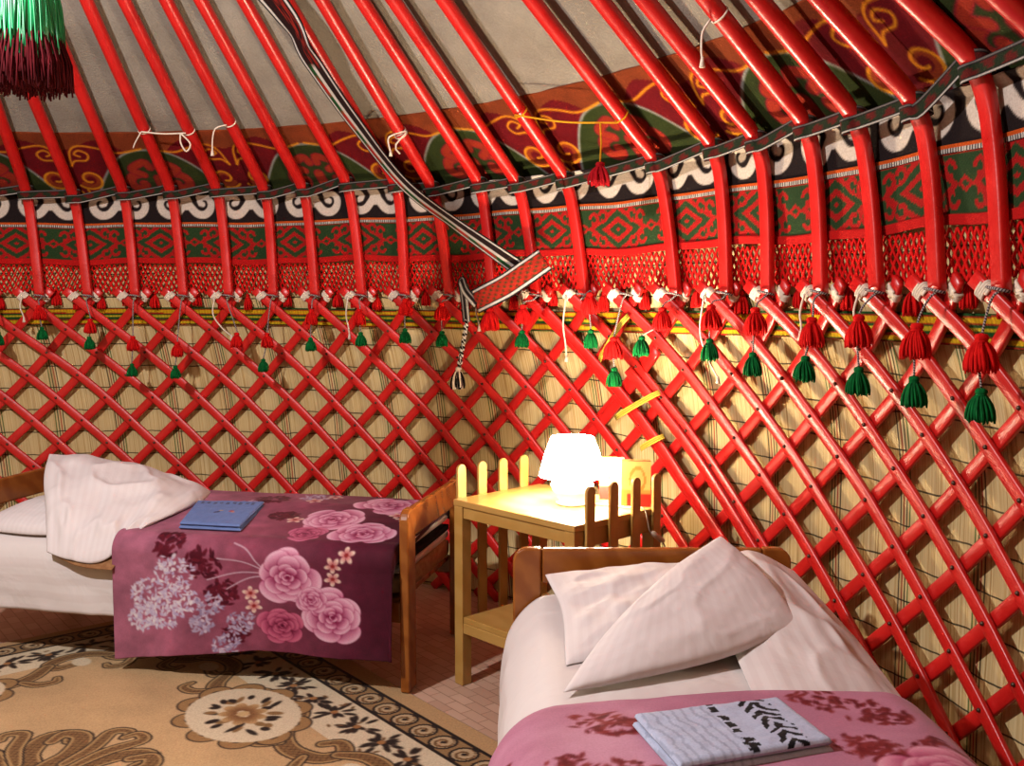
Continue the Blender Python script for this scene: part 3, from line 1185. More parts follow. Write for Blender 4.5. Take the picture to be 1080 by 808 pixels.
# yellow straps at the double laths
for nm, p0, p1, lab in (('a', (46.0, 1.20), (49.7, 1.395), 'yellow striped strap tied high on the doubled laths below the lattice top'),
                        ('b', (46.9, 0.955), (51.3, 1.085), 'yellow striped strap round the doubled laths right above the lamp'),
                        ('c', (49.2, 0.835), (51.4, 0.905), 'short yellow strap round the doubled laths above the card box')):
    mid = [(p0[0] + (p1[0] - p0[0]) * u_, p0[1] + (p1[1] - p0[1]) * u_) for u_ in np.linspace(0, 1, 9)]
    pts = np.array([pol(a_, prof(z_) - 0.062 + 0.012 * abs(2 * u_ - 1) ** 2 + 0.01 * (abs(2 * u_ - 1) > 0.98), z_) for (a_, z_), u_ in zip(mid, np.linspace(0, 1, 9))])
    T = np.gradient(pts, axis=0)
    T /= np.linalg.norm(T, axis=1)[:, None]
    inw = -pts.copy()
    inw[:, 2] = 0
    inw /= np.linalg.norm(inw, axis=1)[:, None]
    side = np.cross(T, inw)
    vs = np.linspace(-1, 1, 7)
    Pg = pts[:, None] + side[:, None] * vs[None, :, None] * 0.012
    cc = np.zeros(Pg.shape)
    cc[:] = (246, 210, 80)
    cc[:, [2, 4]] = (150, 140, 50)
    o = solidify(grid_obj('yellow_strap', Pg, M['woven'], lin(cc / 255)), 0.003, 0)
    tag(o, lab, 'strap', 'yellow straps on the lattice seam')

# ------------------------------------------------------------------ long woven strap hanging from the roof to the lattice top
cpos = np.array(cam.location)
sp = np.array([(0.72, 1.62, 3.05), (1.131, 2.03, 2.60), (1.225, 2.22, 2.43), (1.362, 2.45, 2.222), (1.55, 2.68, 1.985), (1.77, 2.62, 1.812), (1.985, 2.46, 1.655), (2.10, 2.42, 1.575)])
path = catmull(sp, 80)
T = np.gradient(path, axis=0)
T /= np.linalg.norm(T, axis=1)[:, None]
view = path - cpos
view /= np.linalg.norm(view, axis=1)[:, None]
u_ = np.linspace(0, 1, 80)
# the strap's flat turns slowly from facing the room to edge-on
facing = np.cross(T, np.array([-0.2, -0.97, 0.1]))
facing /= np.linalg.norm(facing, axis=1)[:, None]
other = np.cross(T, facing)
twist = np.interp(u_, [0, 0.2, 0.45, 0.62, 0.8, 1.0], [0.30, 0.45, 0.75, 0.95, 1.15, 0.9])
wdir = facing * np.cos(twist)[:, None] + other * np.sin(twist)[:, None]
vs = np.linspace(-1, 1, 25)
Ps = path[:, None] + wdir[:, None] * vs[None, :, None] * 0.058


def strap_cols(L_, vs_, hang=False):
    cc = np.zeros((len(L_), len(vs_), 3))
    for jj, v_ in enumerate(vs_):
        a_ = abs(v_)
        if hang:
            v_ = -v_
        for ii, l_ in enumerate(L_):
            if a_ > 0.90:
                c_ = (26, 20, 22)
            elif a_ > 0.72:
                c_ = (222, 214, 208)
            elif a_ > 0.60:
                c_ = (30, 20, 22)
            else:
                q = math.sin(l_ * 130 + (1 if v_ > 0 else -1) * a_ * 9)
                if not hang:
                    c_ = (186, 42, 28) if q > -0.5 else ((120, 40, 22) if q > -0.8 else (40, 70, 34))
                elif l_ < 1.05:
                    c_ = (150, 34, 24) if math.sin(l_ * 420 + v_ * 9) * math.sin(v_ * 22) > 0.0 and v_ > -0.1 else (40, 14, 14)
                else:
                    if v_ < -0.25:
                        c_ = (196, 36, 24) if math.sin(l_ * 34) + 0.5 * math.sin(l_ * 90 + v_ * 6) > 0.1 else (30, 84, 38)
                    elif v_ < 0.05:
                        c_ = (222, 214, 208)
                    else:
                        c_ = (40, 22, 22)
            cc[ii, jj] = c_
    return lin(cc / 255)


Ls = np.concatenate([[0], np.cumsum(np.linalg.norm(np.diff(path, axis=0), axis=1))])
strap = empty('woven_strap', (2.05, 2.45, 1.5), 'long red woven strap with white edges hanging slantwise from roof to lattice top', 'strap')
solidify(grid_obj('hanging_length', Ps, M['woven'], strap_cols(Ls, vs, True), strap), 0.003, 0)
# knotted wrap at the lattice top
wp = np.array([pol(43.0, 3.20, 1.63), pol(41.6, 3.165, 1.575), pol(39.6, 3.165, 1.52), pol(37.4, 3.175, 1.475), pol(35.9, 3.20, 1.45)])
path = catmull(wp, 30)
T = np.gradient(path, axis=0)
T /= np.linalg.norm(T, axis=1)[:, None]
inw = -path.copy()
inw[:, 2] = 0
inw /= np.linalg.norm(inw, axis=1)[:, None]
side = np.cross(T, inw)
side /= np.linalg.norm(side, axis=1)[:, None]
side = side * 0.9 + inw * 0.15
Pw = path[:, None] + side[:, None] * vs[None, :, None] * 0.060 + inw[:, None] * 0.006 * (1 - vs ** 2)[None, :, None]
Lw = np.concatenate([[0], np.cumsum(np.linalg.norm(np.diff(path, axis=0), axis=1))])
solidify(grid_obj('wrapped_turn', Pw, M['woven'], strap_cols(Lw, vs), strap), 0.004, 0)
lp = np.array([pol(36.2, 3.19, 1.44), pol(35.2, 3.18, 1.50), pol(34.7, 3.185, 1.55), pol(34.9, 3.19, 1.47), pol(35.0, 3.20, 1.36)])
path = catmull(lp, 30)
T = np.gradient(path, axis=0)
T /= np.linalg.norm(T, axis=1)[:, None]
side = np.cross(T, np.array([-0.45, -0.80, 0.3]))
side /= np.linalg.norm(side, axis=1)[:, None]
v2 = np.linspace(-1, 1, 9)
Pl = path[:, None] + side[:, None] * v2[None, :, None] * 0.020
cc = np.zeros(Pl.shape)
cc[:] = (34, 28, 30)
cc[:, 1:3] = (210, 204, 200)
cc[:, 6:7] = (170, 160, 158)
solidify(grid_obj('loop', Pl, M['woven'], lin(cc / 255), strap), 0.003, 0)
b = MB()
for s_ in (0, PI):
    tt = np.linspace(0, 1, 40)
    ctr = np.array([pol(35.0 - 0.9 * q, 3.205, 1.37 - 0.23 * q) for q in tt])
    a_ = tt * 22 + s_
    b.tube(ctr + np.stack([np.cos(a_), np.sin(a_), 0 * a_], 1) * 0.006, 0.0065, 6)
b.build('tail_cord', M['braid'], strap)
b = tassel_mesh('t', 0.030, 0.105, 18, 77, 0.006)
o = b.build('tail_tassel', [M['white_cord'], M['black_cloth']])
nf_ = len(o.data.polygons)
o.data.polygons.foreach_set('material_index', [0 if i_ < nf_ - 18 * 27 else ((i_ - nf_ + 18 * 27) // 27) % 2 for i_ in range(nf_)])
o.parent = strap
o.location = Vector(pol(34.05, 3.205, 1.155)) - strap.location

# ------------------------------------------------------------------ big tassel near the crown, top left
bt = empty('large_tassel', (0.757, 0.822, 2.25), 'large bright green and maroon tassel hanging in the top left corner', 'tassel')
r = np.random.default_rng(3)
b = MB()
b.lathe([(0, 0.34), (0.03, 0.33), (0.035, 0.26), (0.05, 0.22), (0.075, 0.12), (0.085, 0.0), (0, 0.0)], 24, loc=(0.757, 0.822, 2.12), ripple=0.05, nrip=11)
for k in range(340):
    a_ = k * 2.399963
    q = math.sqrt((k + 0.5) / 340)
    x_, y_ = 0.757 + 0.094 * q * math.cos(a_), 0.822 + 0.094 * q * math.sin(a_)
    xt, yt = 0.757 + 0.05 * q * math.cos(a_), 0.822 + 0.05 * q * math.sin(a_)
    g_ = r.uniform(-.008, .008, 2)
    b.tube(catmull(np.array([(xt, yt, 2.36), ((x_ * 0.75 + xt * 0.25) + g_[0], (y_ * 0.75 + yt * 0.25) + g_[1], 2.25), (x_ + r.uniform(-.006, .006), y_ + r.uniform(-.006, .006), 2.092 + r.uniform(-0.02, 0.012))]), 7), r.uniform(0.0016, 0.0026), 4)
b.build('green_skirt', M['silk_green'], bt)
b = MB()
b.lathe([(0.04, 0.16), (0.08, 0.12), (0.092, 0.05), (0.095, 0.01), (0, 0.01)], 24, loc=(0.757, 0.822, 2.03), ripple=0.06, nrip=13)
for k in range(420):
    a_ = k * 2.399963
    q = math.sqrt((k + 0.5) / 420)
    x_, y_ = 0.757 + 0.108 * q * math.cos(a_), 0.822 + 0.108 * q * math.sin(a_)
    xt, yt = 0.757 + 0.085 * q * math.cos(a_), 0.822 + 0.085 * q * math.sin(a_)
    b.tube([(xt, yt, 2.15), (x_, y_, 2.08), (x_ + r.uniform(-.008, .008), y_ + r.uniform(-.008, .008), 2.016 + r.uniform(-0.016, 0.012))], 0.0026, 4)
b.build('maroon_skirt', M['yarn_maroon'], bt)
b = MB()
b.tube([(0.757, 0.822, 2.44), (0.70, 0.80, 2.9), (0.60, 0.76, 3.75)], 0.006, 6)
b.build('cord', M['twist'], bt)


# ------------------------------------------------------------------ strings knotted to the poles
def on_pole(i, z, fr=-0.03):
    pts, sv = pole_path[i]
    q = np.stack([np.interp(z, pts[:, 2], pts[:, c_]) for c_ in range(3)])
    d = -q / np.linalg.norm(q[:2])
    return q + np.array([d[0], d[1], -0.55]) * (-fr)


def loop_on(b, i, z, r=0.0275, n=18):
    pts, sv = pole_path[i]
    c_ = np.stack([np.interp(z, pts[:, 2], pts[:, k]) for k in range(3)])
    c2 = np.stack([np.interp(z + 0.05, pts[:, 2], pts[:, k]) for k in range(3)])
    d = (c2 - c_) / np.linalg.norm(c2 - c_)
    u = np.cross(d, [0, 0, 1.0])
    u /= np.linalg.norm(u)
    v = np.cross(d, u)
    a_ = np.linspace(0, 2 * PI * 1.03, n)
    b.tube(c_ + r * (np.cos(a_)[:, None] * u + np.sin(a_)[:, None] * v) + d * np.linspace(-0.004, 0.004, n)[:, None], 0.0035, 5)


b = MB()
pa, pb = on_pole(3, 2.262), on_pole(4, 2.254)
loop_on(b, 3, 2.262)
loop_on(b, 4, 2.254)
b.tube(catmull(np.array([pa, (pa + pb) / 2 - np.array([0, 0, 0.006]), pb]), 12), 0.004, 6)
e = pb + (pa - pb) * 0.12
b.tube(catmull(np.array([e, e + [0.0, 0, -0.045], e + [0.025, 0, -0.085], e + [0.045, 0, -0.05], e]), 18), 0.004, 6)
b.tube(catmull(np.array([pa, pa + [-0.03, 0, -0.05], pa + [-0.04, 0, -0.075]]), 8), 0.003, 5)
tag(b.build('string', M['white_cord']), 'white string tied across two roof poles on the left, with a hanging loop', 'string')
b = MB()
pa = on_pole(5, 2.275)
loop_on(b, 5, 2.275)
b.tube(catmull(np.array([pa, pa + [-0.05, 0, -0.015], pa + [-0.065, 0, -0.06], pa + [-0.068, 0, -0.125]]), 10), 0.0035, 5)
b.tube([pa + [-0.068, 0, -0.115], pa + [-0.068, 0, -0.14]], [0.005, 0.009], 6)
tag(b.build('string', M['white_cord']), 'white knotted string hanging from the sixth roof pole from the left', 'string')
b = MB()
pa = on_pole(9, 2.19)
loop_on(b, 9, 2.19)
loop_on(b, 9, 2.18)
b.tube(catmull(np.array([pa, pa + [-0.03, 0, -0.02], pa + [-0.02, 0, -0.08]]), 8), 0.004, 5)
b.tube(catmull(np.array([pa, pa + [0.05, 0, 0.01], pa + [0.0, 0, -0.05], pa + [0.02, 0, -0.085]]), 8), 0.004, 5)
b.tube([pa + [-0.02, 0, -0.07], pa + [-0.02, 0, -0.095]], [0.004, 0.008], 6)
tag(b.build('string', M['white_cord']), 'white string bow tied on a roof pole beside the long woven strap', 'string')
b = MB()
pa = on_pole(17, 2.275)
loop_on(b, 17, 2.275)
b.tube(catmull(np.array([pa, pa + [-0.022, 0, -0.035], pa + [-0.025, 0, -0.08], pa + [-0.022, 0, -0.115]]), 10), 0.0035, 5)
b.tube([pa + [-0.022, 0, -0.105], pa + [-0.022, 0, -0.135]], [0.004, 0.009], 6)
tag(b.build('string', M['white_cord']), 'white knotted string on a roof pole near the top right yellow scrolls', 'string')
# crimson tassel on a yellow cord
ct = empty('cord_tassel', pol(49.0, 3.0, 2.0), 'small crimson tassel on a yellow cord strung between two roof poles', 'tassel')
b = MB()
pa, pb = on_pole(12, 2.19), on_pole(14, 2.115)
loop_on(b, 12, 2.19)
loop_on(b, 14, 2.125)
b.tube(catmull(np.array([pa, (pa + pb) / 2 - np.array([0, 0, 0.012]), pb]), 12), 0.0035, 6)
e = pb + (pa - pb) * 0.16
e[2] -= 0.004
tp = np.array([e[0], e[1], 1.955])
b.tube([e, e * 0.5 + tp * 0.5 + [0.004, 0, 0], tp], 0.0035, 6)
b.build('cord', M['yellow_cord'], ct)
b = tassel_mesh('t', 0.042, 0.088, 34, 91, 0.0050)
o = b.build('crimson_tassel', M['yarn_crimson'])
o.parent = ct
o.location = Vector(tp + [0, 0, 0.01]) - ct.location

# ------------------------------------------------------------------ carpet
K0 = np.array([0.655, 2.775])
KA = np.array([0.635, -0.773])
KB = np.array([-0.773, -0.635])
cv = Canvas(-0.06, 2.75, -0.085, 2.05, 0.005, (214, 174, 126))
mott = vnoise(cv.X.shape, (14, 18), 21, 4)
X, Y = cv.X, cv.Y                                       # X along the right edge, Y inward from it
cv.a *= (1 + 0.09 * mott)[..., None]
tan, brn, dk, cream = (196, 150, 96), (142, 104, 66), (48, 34, 28), (234, 212, 178)


def border(dist, along, mask):
    """bands counted inwards from the carpet edge"""
    s_ = mask & (dist < 0.0)
    cv.a[s_] = np.array((206, 164, 116)) / 255
    s_ = mask & (dist >= 0.0) & (dist < 0.115)
    cv.a[s_] = np.array((166, 128, 86)) / 255
    u = (along / 0.115) % 1 - 0.5
    v = (dist - 0.058) / 0.115
    rr_ = np.hypot(u, v)
    cv.a[s_ & (rr_ < 0.42)] = np.array((206, 176, 136)) / 255
    cv.a[s_ & (np.abs(rr_ - 0.40) < 0.05)] = np.array(dk) / 255
    sp_ = np.sin(np.arctan2(v, u) + rr_ * 26)
    cv.a[s_ & (rr_ < 0.34) & (sp_ > 0.2)] = np.array(brn) / 255
    cv.a[s_ & (rr_ < 0.08)] = np.array(dk) / 255
    for d_ in (0.0, 0.115):
        cv.a[mask & (np.abs(dist - d_) < 0.0075)] = np.array((40, 28, 24)) / 255
    s_ = mask & (dist >= 0.1225) & (dist < 0.34)
    cv.a[s_] = np.array(cream) / 255 * (1 + 0.05 * mott[s_])[:, None]


di = np.minimum(X, Y)
border(Y, X, Y <= X)
border(X, Y, X < Y)
rk = np.random.default_rng(5)


def K(along, inn, side):
    return (along, inn) if side == 0 else (inn, along)


# dark leaf sprays in the cream band
for side in (0, 1):
    for al in np.arange(0.22, 2.6, 0.155):
        for q in range(16):
            a_ = rk.uniform(0, 2 * PI)
            d_ = rk.uniform(0.015, 0.075)
            x_, y_ = K(al + d_ * math.cos(a_), 0.215 + d_ * math.sin(a_) * 0.9, side)
            cv.ell(x_, y_, 0.024, 0.010, a_ if side == 0 else PI / 2 - a_, dk)
        x_, y_ = K(al, 0.215, side)
        cv.ell(x_, y_, 0.014, 0.014, 0, (176, 120, 72))
        for q in range(3):
            x_, y_ = K(al + rk.uniform(-0.07, 0.07), rk.uniform(0.14, 0.30), side)
            cv.ell(x_, y_, 0.012, 0.006, rk.uniform(0, 3), (120, 84, 52))


def scroll(pts, r, fill=brn, side=0):
    pts = catmull(np.array([K(a_, b_, side) for a_, b_ in pts]), 34)
    n_ = len(pts)
    for lw, colr in ((0.0065, dk), (0.0, (190, 150, 100)), (-0.008, fill)):
        for i in range(n_ - 1):
            rr_ = (r * (0.55 + 0.45 * math.sin(PI * min(1, (i + 3) / n_)))) + lw
            if rr_ > 0.002:
                cv.stroke(pts[i:i + 2], rr_, colr)


for side in (0, 1):
    for al in np.arange(0.34, 2.7, 0.56):
        # wavy scroll that closes the border inwards
        scroll([(al - 0.02, 0.36), (al + 0.06, 0.44), (al + 0.17, 0.47), (al + 0.28, 0.43), (al + 0.30, 0.35), (al + 0.23, 0.32), (al + 0.20, 0.37)], 0.034, side=side)
        scroll([(al + 0.30, 0.37), (al + 0.37, 0.31), (al + 0.46, 0.30), (al + 0.53, 0.34), (al + 0.52, 0.40), (al + 0.46, 0.40)], 0.030, side=side)
        scroll([(al + 0.10, 0.47), (al + 0.06, 0.53), (al + 0.0, 0.54), (al - 0.02, 0.50)], 0.020, side=side)
        scroll([(al + 0.24, 0.46), (al + 0.29, 0.52), (al + 0.35, 0.51), (al + 0.35, 0.47)], 0.018, side=side)
        x_, y_ = K(al + 0.42, 0.385, side)
        cv.ell(x_, y_, 0.05, 0.035, 0, cream)
# cross-hatch in the brown scrolls
hat = ((np.sin((X + Y) * 2 * PI / 0.024) > 0.82) | (np.sin((X - Y) * 2 * PI / 0.024) > 0.82))
isb = np.abs(cv.a - np.array(brn) / 255).sum(-1) < 0.02
cv.a[hat & isb] = np.array((104, 70, 42)) / 255


def medallion(cx, cy, s, ang):
    c_, n_ = math.cos(ang), math.sin(ang)

    def W(p):
        return (cx + s * (p[0] * c_ - p[1] * n_), cy + s * (p[0] * n_ + p[1] * c_))
    for k in range(10):
        a_ = k * PI / 5
        b0 = (0.17 * math.cos(a_) * 1.35, 0.17 * math.sin(a_))
        pts = spiral(0, 0, 0.055, 0.02, a_ - 1.8, a_ + 2.6, 14) + np.array(b0)
        cv.stroke([W(p) for p in pts], 0.019 * s, (170, 128, 82), dk, 0.006)
    for k in range(40):
        x_, y_ = W((0.155 * 1.35 * math.cos(k * PI / 20), 0.155 * math.sin(k * PI / 20)))
        cv.ell(x_, y_, 0.035 * s, 0.035 * s, 0, cream)
    cv.ell(cx, cy, 0.20 * s, 0.15 * s, ang, cream)
    rl = np.random.default_rng(int(cx * 100))
    for k in range(26):
        a_ = k * 2 * PI / 26 + rl.uniform(-0.2, 0.2)
        d_ = rl.uniform(0.075, 0.125)
        x_, y_ = W((d_ * 1.35 * math.cos(a_), d_ * math.sin(a_)))
        cv.ell(x_, y_, rl.uniform(0.018, 0.034) * s, rl.uniform(0.009, 0.016) * s, a_ + ang + rl.uniform(-0.5, 0.5), dk if k % 3 else (150, 112, 70))
    for k in range(9):
        a_ = k * 2 * PI / 9
        x_, y_ = W((0.05 * 1.3 * math.cos(a_), 0.05 * math.sin(a_)))
        cv.ell(x_, y_, 0.034 * s, 0.022 * s, a_ + ang, (206, 164, 112), inner=(140, 92, 54))
    cv.ell(cx, cy, 0.022 * s, 0.022 * s, 0, (214, 178, 126))


medallion(1.27, 0.47, 1.0, 0.05)
medallion(0.45, 1.30, 1.0, PI / 2)
# big central acanthus scrolls
ccx, ccy = 1.36, 1.22
for k in range(6):
    a_ = k * PI / 3 + 2.2
    c_, n_ = math.cos(a_), math.sin(a_)
    for sg in (-1, 1):
        pl = [(0.02, 0.0), (0.13, sg * 0.05), (0.24, sg * 0.06), (0.34, sg * 0.13), (0.33, sg * 0.20), (0.27, sg * 0.19)]
        pts = [(ccx + p[0] * c_ - p[1] * n_, ccy + p[0] * n_ + p[1] * c_) for p in pl]
        scroll(pts, 0.036)
        pl = [(0.18, sg * 0.02), (0.30, sg * 0.03), (0.41, sg * 0.07), (0.44, sg * 0.02), (0.40, 0.0)]
        pts = [(ccx + p[0] * c_ - p[1] * n_, ccy + p[0] * n_ + p[1] * c_) for p in pl]
        scroll(pts, 0.024)
isb = np.abs(cv.a - np.array(brn) / 255).sum(-1) < 0.02
cv.a[hat & isb] = np.array((104, 70, 42)) / 255
XY = K0 + X[..., None] * KA + Y[..., None] * KB
Zc = 0.0015 + 0.0008 * vnoise(X.shape, (8, 10), 2, 2)
inside = np.hypot(XY[..., 0], XY[..., 1]) < 3.38
kp = inside[:-1, :-1] & inside[1:, 1:] & inside[:-1, 1:] & inside[1:, :-1]
o = grid_obj('carpet', np.concatenate([XY, Zc[..., None]], -1)[:, ::-1], M['carpet'], cv.lin()[:, ::-1], keep=kp[:, ::-1])
solidify(o, 0.007, 1)
tag(o, 'tan carpet with brown scrollwork medallions and dark rosette border', 'carpet')

# ------------------------------------------------------------------ beds
E1 = np.array([-0.976, 0.217, 0])
E2 = np.array([0.217, 0.976, 0])
LO = np.array([1.665, 1.665, 0])


def LB(s, w_, z):
    s, w_, z = np.broadcast_arrays(np.asarray(s, float), np.asarray(w_, float), np.asarray(z, float))
    return LO + s[..., None] * E1 + w_[..., None] * E2 + z[..., None] * np.array([0, 0, 1.0])


RE1 = np.array([0.0, -1.0, 0])                         # right bed: from headboard to foot
RE2 = np.array([1.0, 0.0, 0])
RO = np.array([2.045, 1.165, 0])


def RBD(s, w_, z):
    s, w_, z = np.broadcast_arrays(np.asarray(s, float), np.asarray(w_, float), np.asarray(z, float))
    return RO + s[..., None] * RE1 + w_[..., None] * RE2 + z[..., None] * np.array([0, 0, 1.0])


def fr_box(b, F, s0, s1, w0, w1, z0, z1):
    P_ = np.array([F(s, w_, z) for s in (s0, s1) for w_ in (w0, w1) for z in (z0, z1)])
    b.add(P_, [(0, 1, 3, 2), (4, 6, 7, 5), (0, 4, 5, 1), (2, 3, 7, 6), (0, 2, 6, 4), (1, 5, 7, 3)])


def rail_prism(b, F, s0, s1, prof_wz):
    n_ = len(prof_wz)
    P_ = np.array([F(s, w_, z) for s in (s0, s1) for w_, z in prof_wz])
    b.add(P_, [tuple(range(n_)), tuple(range(2 * n_ - 1, n_ - 1, -1))] + [(i, i + n_, (i + 1) % n_ + n_, (i + 1) % n_) for i in range(n_)])


def fix_normals(o):
    import bmesh
    bm = bmesh.new()
    bm.from_mesh(o.data)
    bmesh.ops.recalc_face_normals(bm, faces=bm.faces)
    bm.to_mesh(o.data)
    bm.free()
    return o


def make_bed(F, L_, W_, label, pos, Hh=0.692):
    root = empty('bed', pos, label, 'bed')
    for nm, s0, s1 in (('footboard', 0.0, 0.036), ('headboard', L_ - 0.036, L_)):
        b = MB()
        fr_box(b, F, s0 + 0.004, s1 - 0.004, 0.0885, W_ - 0.0885, Hh - 0.112, Hh - 0.002)
        head = fix_normals(b.build(nm, M['bed_wood'], root, bevel=0.008))
        r_ = 0.045
        arc0 = [(r_ - r_ * math.cos(q), Hh - r_ + r_ * math.sin(q)) for q in np.linspace(0, PI / 2, 7)]
        pr = [(0, 0.011)] + arc0 + [(0.088, Hh), (0.088, 0.011)]
        for fl in (False, True):
            b = MB()
            rail_prism(b, F, s0, s1, [(W_ - w_, z) for w_, z in pr] if fl else pr)
            fix_normals(b.build('post', M['bed_wood'], head, bevel=0.007))
    for w0 in (0.012, W_ - 0.040):
        b = MB()
        fr_box(b, F, 0.037, L_ - 0.037, w0, w0 + 0.028, 0.27, 0.345)
        fix_normals(b.build('side_rail', M['bed_wood'], root, bevel=0.006))
    b = MB()
    fr_box(b, F, 0.05, L_ - 0.05, 0.041, W_ - 0.041, 0.33, 0.354)
    fix_normals(b.build('slat_base', M['bed_wood'], root, bevel=0.004))
    return root


LW, LL = 0.74, 1.96
make_bed(LB, LL, LW, 'varnished wooden bed under the rose blanket against the lattice wall', tuple(LB(LL / 2, LW / 2, 0)))
RW, RL = 0.86, 1.96
make_bed(RBD, RL, RW, 'varnished wooden bed in front with its headboard beside the nightstand', tuple(RBD(RL / 2, RW / 2, 0)))


def rounded_slab(F, s0, s1, w0, w1, z0, z1, r_, ns=40, name='mattress', matl=None, parent=None, n_=1.0, seed=0, amp=0.004):
    """soft block: superellipse cross-section swept along the bed"""
    th = np.linspace(0, 2 * PI, 49)
    cw, ch = (w1 - w0) / 2, (z1 - z0) / 2
    e_ = 0.28
    W_ = (w0 + w1) / 2 + cw * np.sign(np.cos(th)) * np.abs(np.cos(th)) ** e_
    Zz = (z0 + z1) / 2 + ch * np.sign(np.sin(th)) * np.abs(np.sin(th)) ** (e_ * 1.2)
    sv = np.linspace(0, 1, ns)
    shr = 1 - 0.05 * (np.abs(2 * sv - 1) ** 14)
    S_ = s0 + (s1 - s0) * sv
    wc, zc_ = (w0 + w1) / 2, (z0 + z1) / 2
    Wg = wc + (W_[None] - wc) * shr[:, None]
    Zg = zc_ + (Zz[None] - zc_) * shr[:, None]
    Zg = Zg + amp * vnoise(Zg.shape, (5, 4), seed, 2) * (Zg > zc_)
    P_ = F(S_[:, None] + 0 * Wg, Wg, Zg)
    e0 = P_[:1].mean(1, keepdims=True).repeat(49, 1)
    e1_ = P_[-1:].mean(1, keepdims=True).repeat(49, 1)
    P_ = np.concatenate([e0, P_, e1_])
    uv = np.stack([np.broadcast_to(th[None] * 0.1, P_.shape[:2]), np.broadcast_to(np.linspace(0, 2, P_.shape[0])[:, None], P_.shape[:2])], -1)
    return fix_normals(grid_obj(name, P_, matl, parent=parent, uv=uv))


mt = rounded_slab(LB, 0.045, LL - 0.04, 0.045, LW - 0.045, 0.356, 0.435, 0.03, name='mattress', matl=M['beige_cloth'])
tag(mt, 'beige mattress on the bed by the lattice wall', 'mattress')
q_ = rounded_slab(LB, 0.044, LL - 0.05, 0.05, LW - 0.05, 0.470, 0.499, 0.01, name='black_pad', matl=M['black_cloth'], parent=None)
tag(q_, 'thin black pad laid over the beige mattress', 'mattress pad')
q_ = rounded_slab(LB, 0.048, LL - 0.05, 0.047, LW - 0.047, 0.436, 0.470, 0.01, name='under_blanket', matl=M['cotton'])
tag(q_, 'pale folded layer between black pad and beige mattress', 'under blanket')
mt = rounded_slab(RBD, 0.045, RL - 0.04, 0.07, RW - 0.05, 0.356, 0.53, 0.03, name='mattress', matl=M['beige_cloth'])
tag(mt, 'mattress under the white sheet of the bed in front', 'mattress')


def drape(F, s0, s1, prof_wz, name, matl, ns=90, nw=120, amp=0.006, seed=1, cvcol=None, edge_fn=None, th=0.006, uvs=1.0, hem=None, folds=0.0):
    """cloth laid over a bed: prof_wz is its section from the far edge over the top and down the near side"""
    cs = catmull(np.array([(a_, b_) for a_, b_ in prof_wz]), nw)
    L_ = np.concatenate([[0], np.cumsum(np.linalg.norm(np.diff(cs, axis=0), axis=1))])
    sv = np.linspace(0, 1, ns)
    S_ = s0 + (s1 - s0) * sv
    Sg = np.repeat(S_[:, None], nw, 1)
    Wg = np.repeat(cs[None, :, 0], ns, 0)
    Zg = np.repeat(cs[None, :, 1], ns, 0)
    tg = np.repeat((L_ / L_[-1])[None], ns, 0)
    return Sg, Wg, Zg, tg, L_


# sheets
def sheet(F, s0, s1, section, lab, name='bed_sheet', seed=3, amp=0.006, foldw=0.02, wdrop=-1):
    Sg, Wg, Zg, tg, L_ = drape(F, s0, s1, section, name, None, 110, 100)
    nz = vnoise(Sg.shape, (9, 8), seed, 4)
    nz2 = vnoise(Sg.shape, (3, 22), seed + 5, 3)
    drop = np.clip((section[2][1] - Zg) / 0.3, 0, 1)
    Zg = Zg + amp * nz * (1 - drop) + amp * 0.6 * nz2 * (1 - drop)
    side = np.where(Wg < 0.4, -1, 1)
    Wg = Wg + side * drop * foldw * (0.5 * nz + 0.5 * np.sin(Sg * 19 + 3 * nz))
    uv = np.stack([Wg + tg, Sg], -1)
    o = grid_obj(name, F(Sg, Wg, Zg), M['sheet'], uv=uv)
    solidify(fix_normals(o), 0.004, 0)
    return tag(o, lab, 'sheet')


sheet(LB, 0.10, LL - 0.045, [(LW + 0.005, 0.34), (LW, 0.44), (LW - 0.03, 0.500), (LW - 0.12, 0.510), (0.35, 0.512), (0.10, 0.510), (0.03, 0.492), (-0.008, 0.42), (-0.014, 0.32), (-0.014, 0.222)],
      'white sheet hanging over the side of the bed by the wall', seed=3, amp=0.004, foldw=0.008)
sheet(RBD, 0.05, RL - 0.05, [(RW + 0.05, 0.26), (RW + 0.045, 0.40), (RW + 0.01, 0.52), (RW - 0.06, 0.552), (0.60, 0.556), (0.30, 0.556), (0.14, 0.552), (0.06, 0.530), (-0.015, 0.43), (-0.035, 0.30), (-0.03, 0.17)],
      'white sheet on the bed in front, hanging down beside the nightstand', seed=8, amp=0.004, foldw=0.012)

# ------------------------------------------------------------------ printed blankets


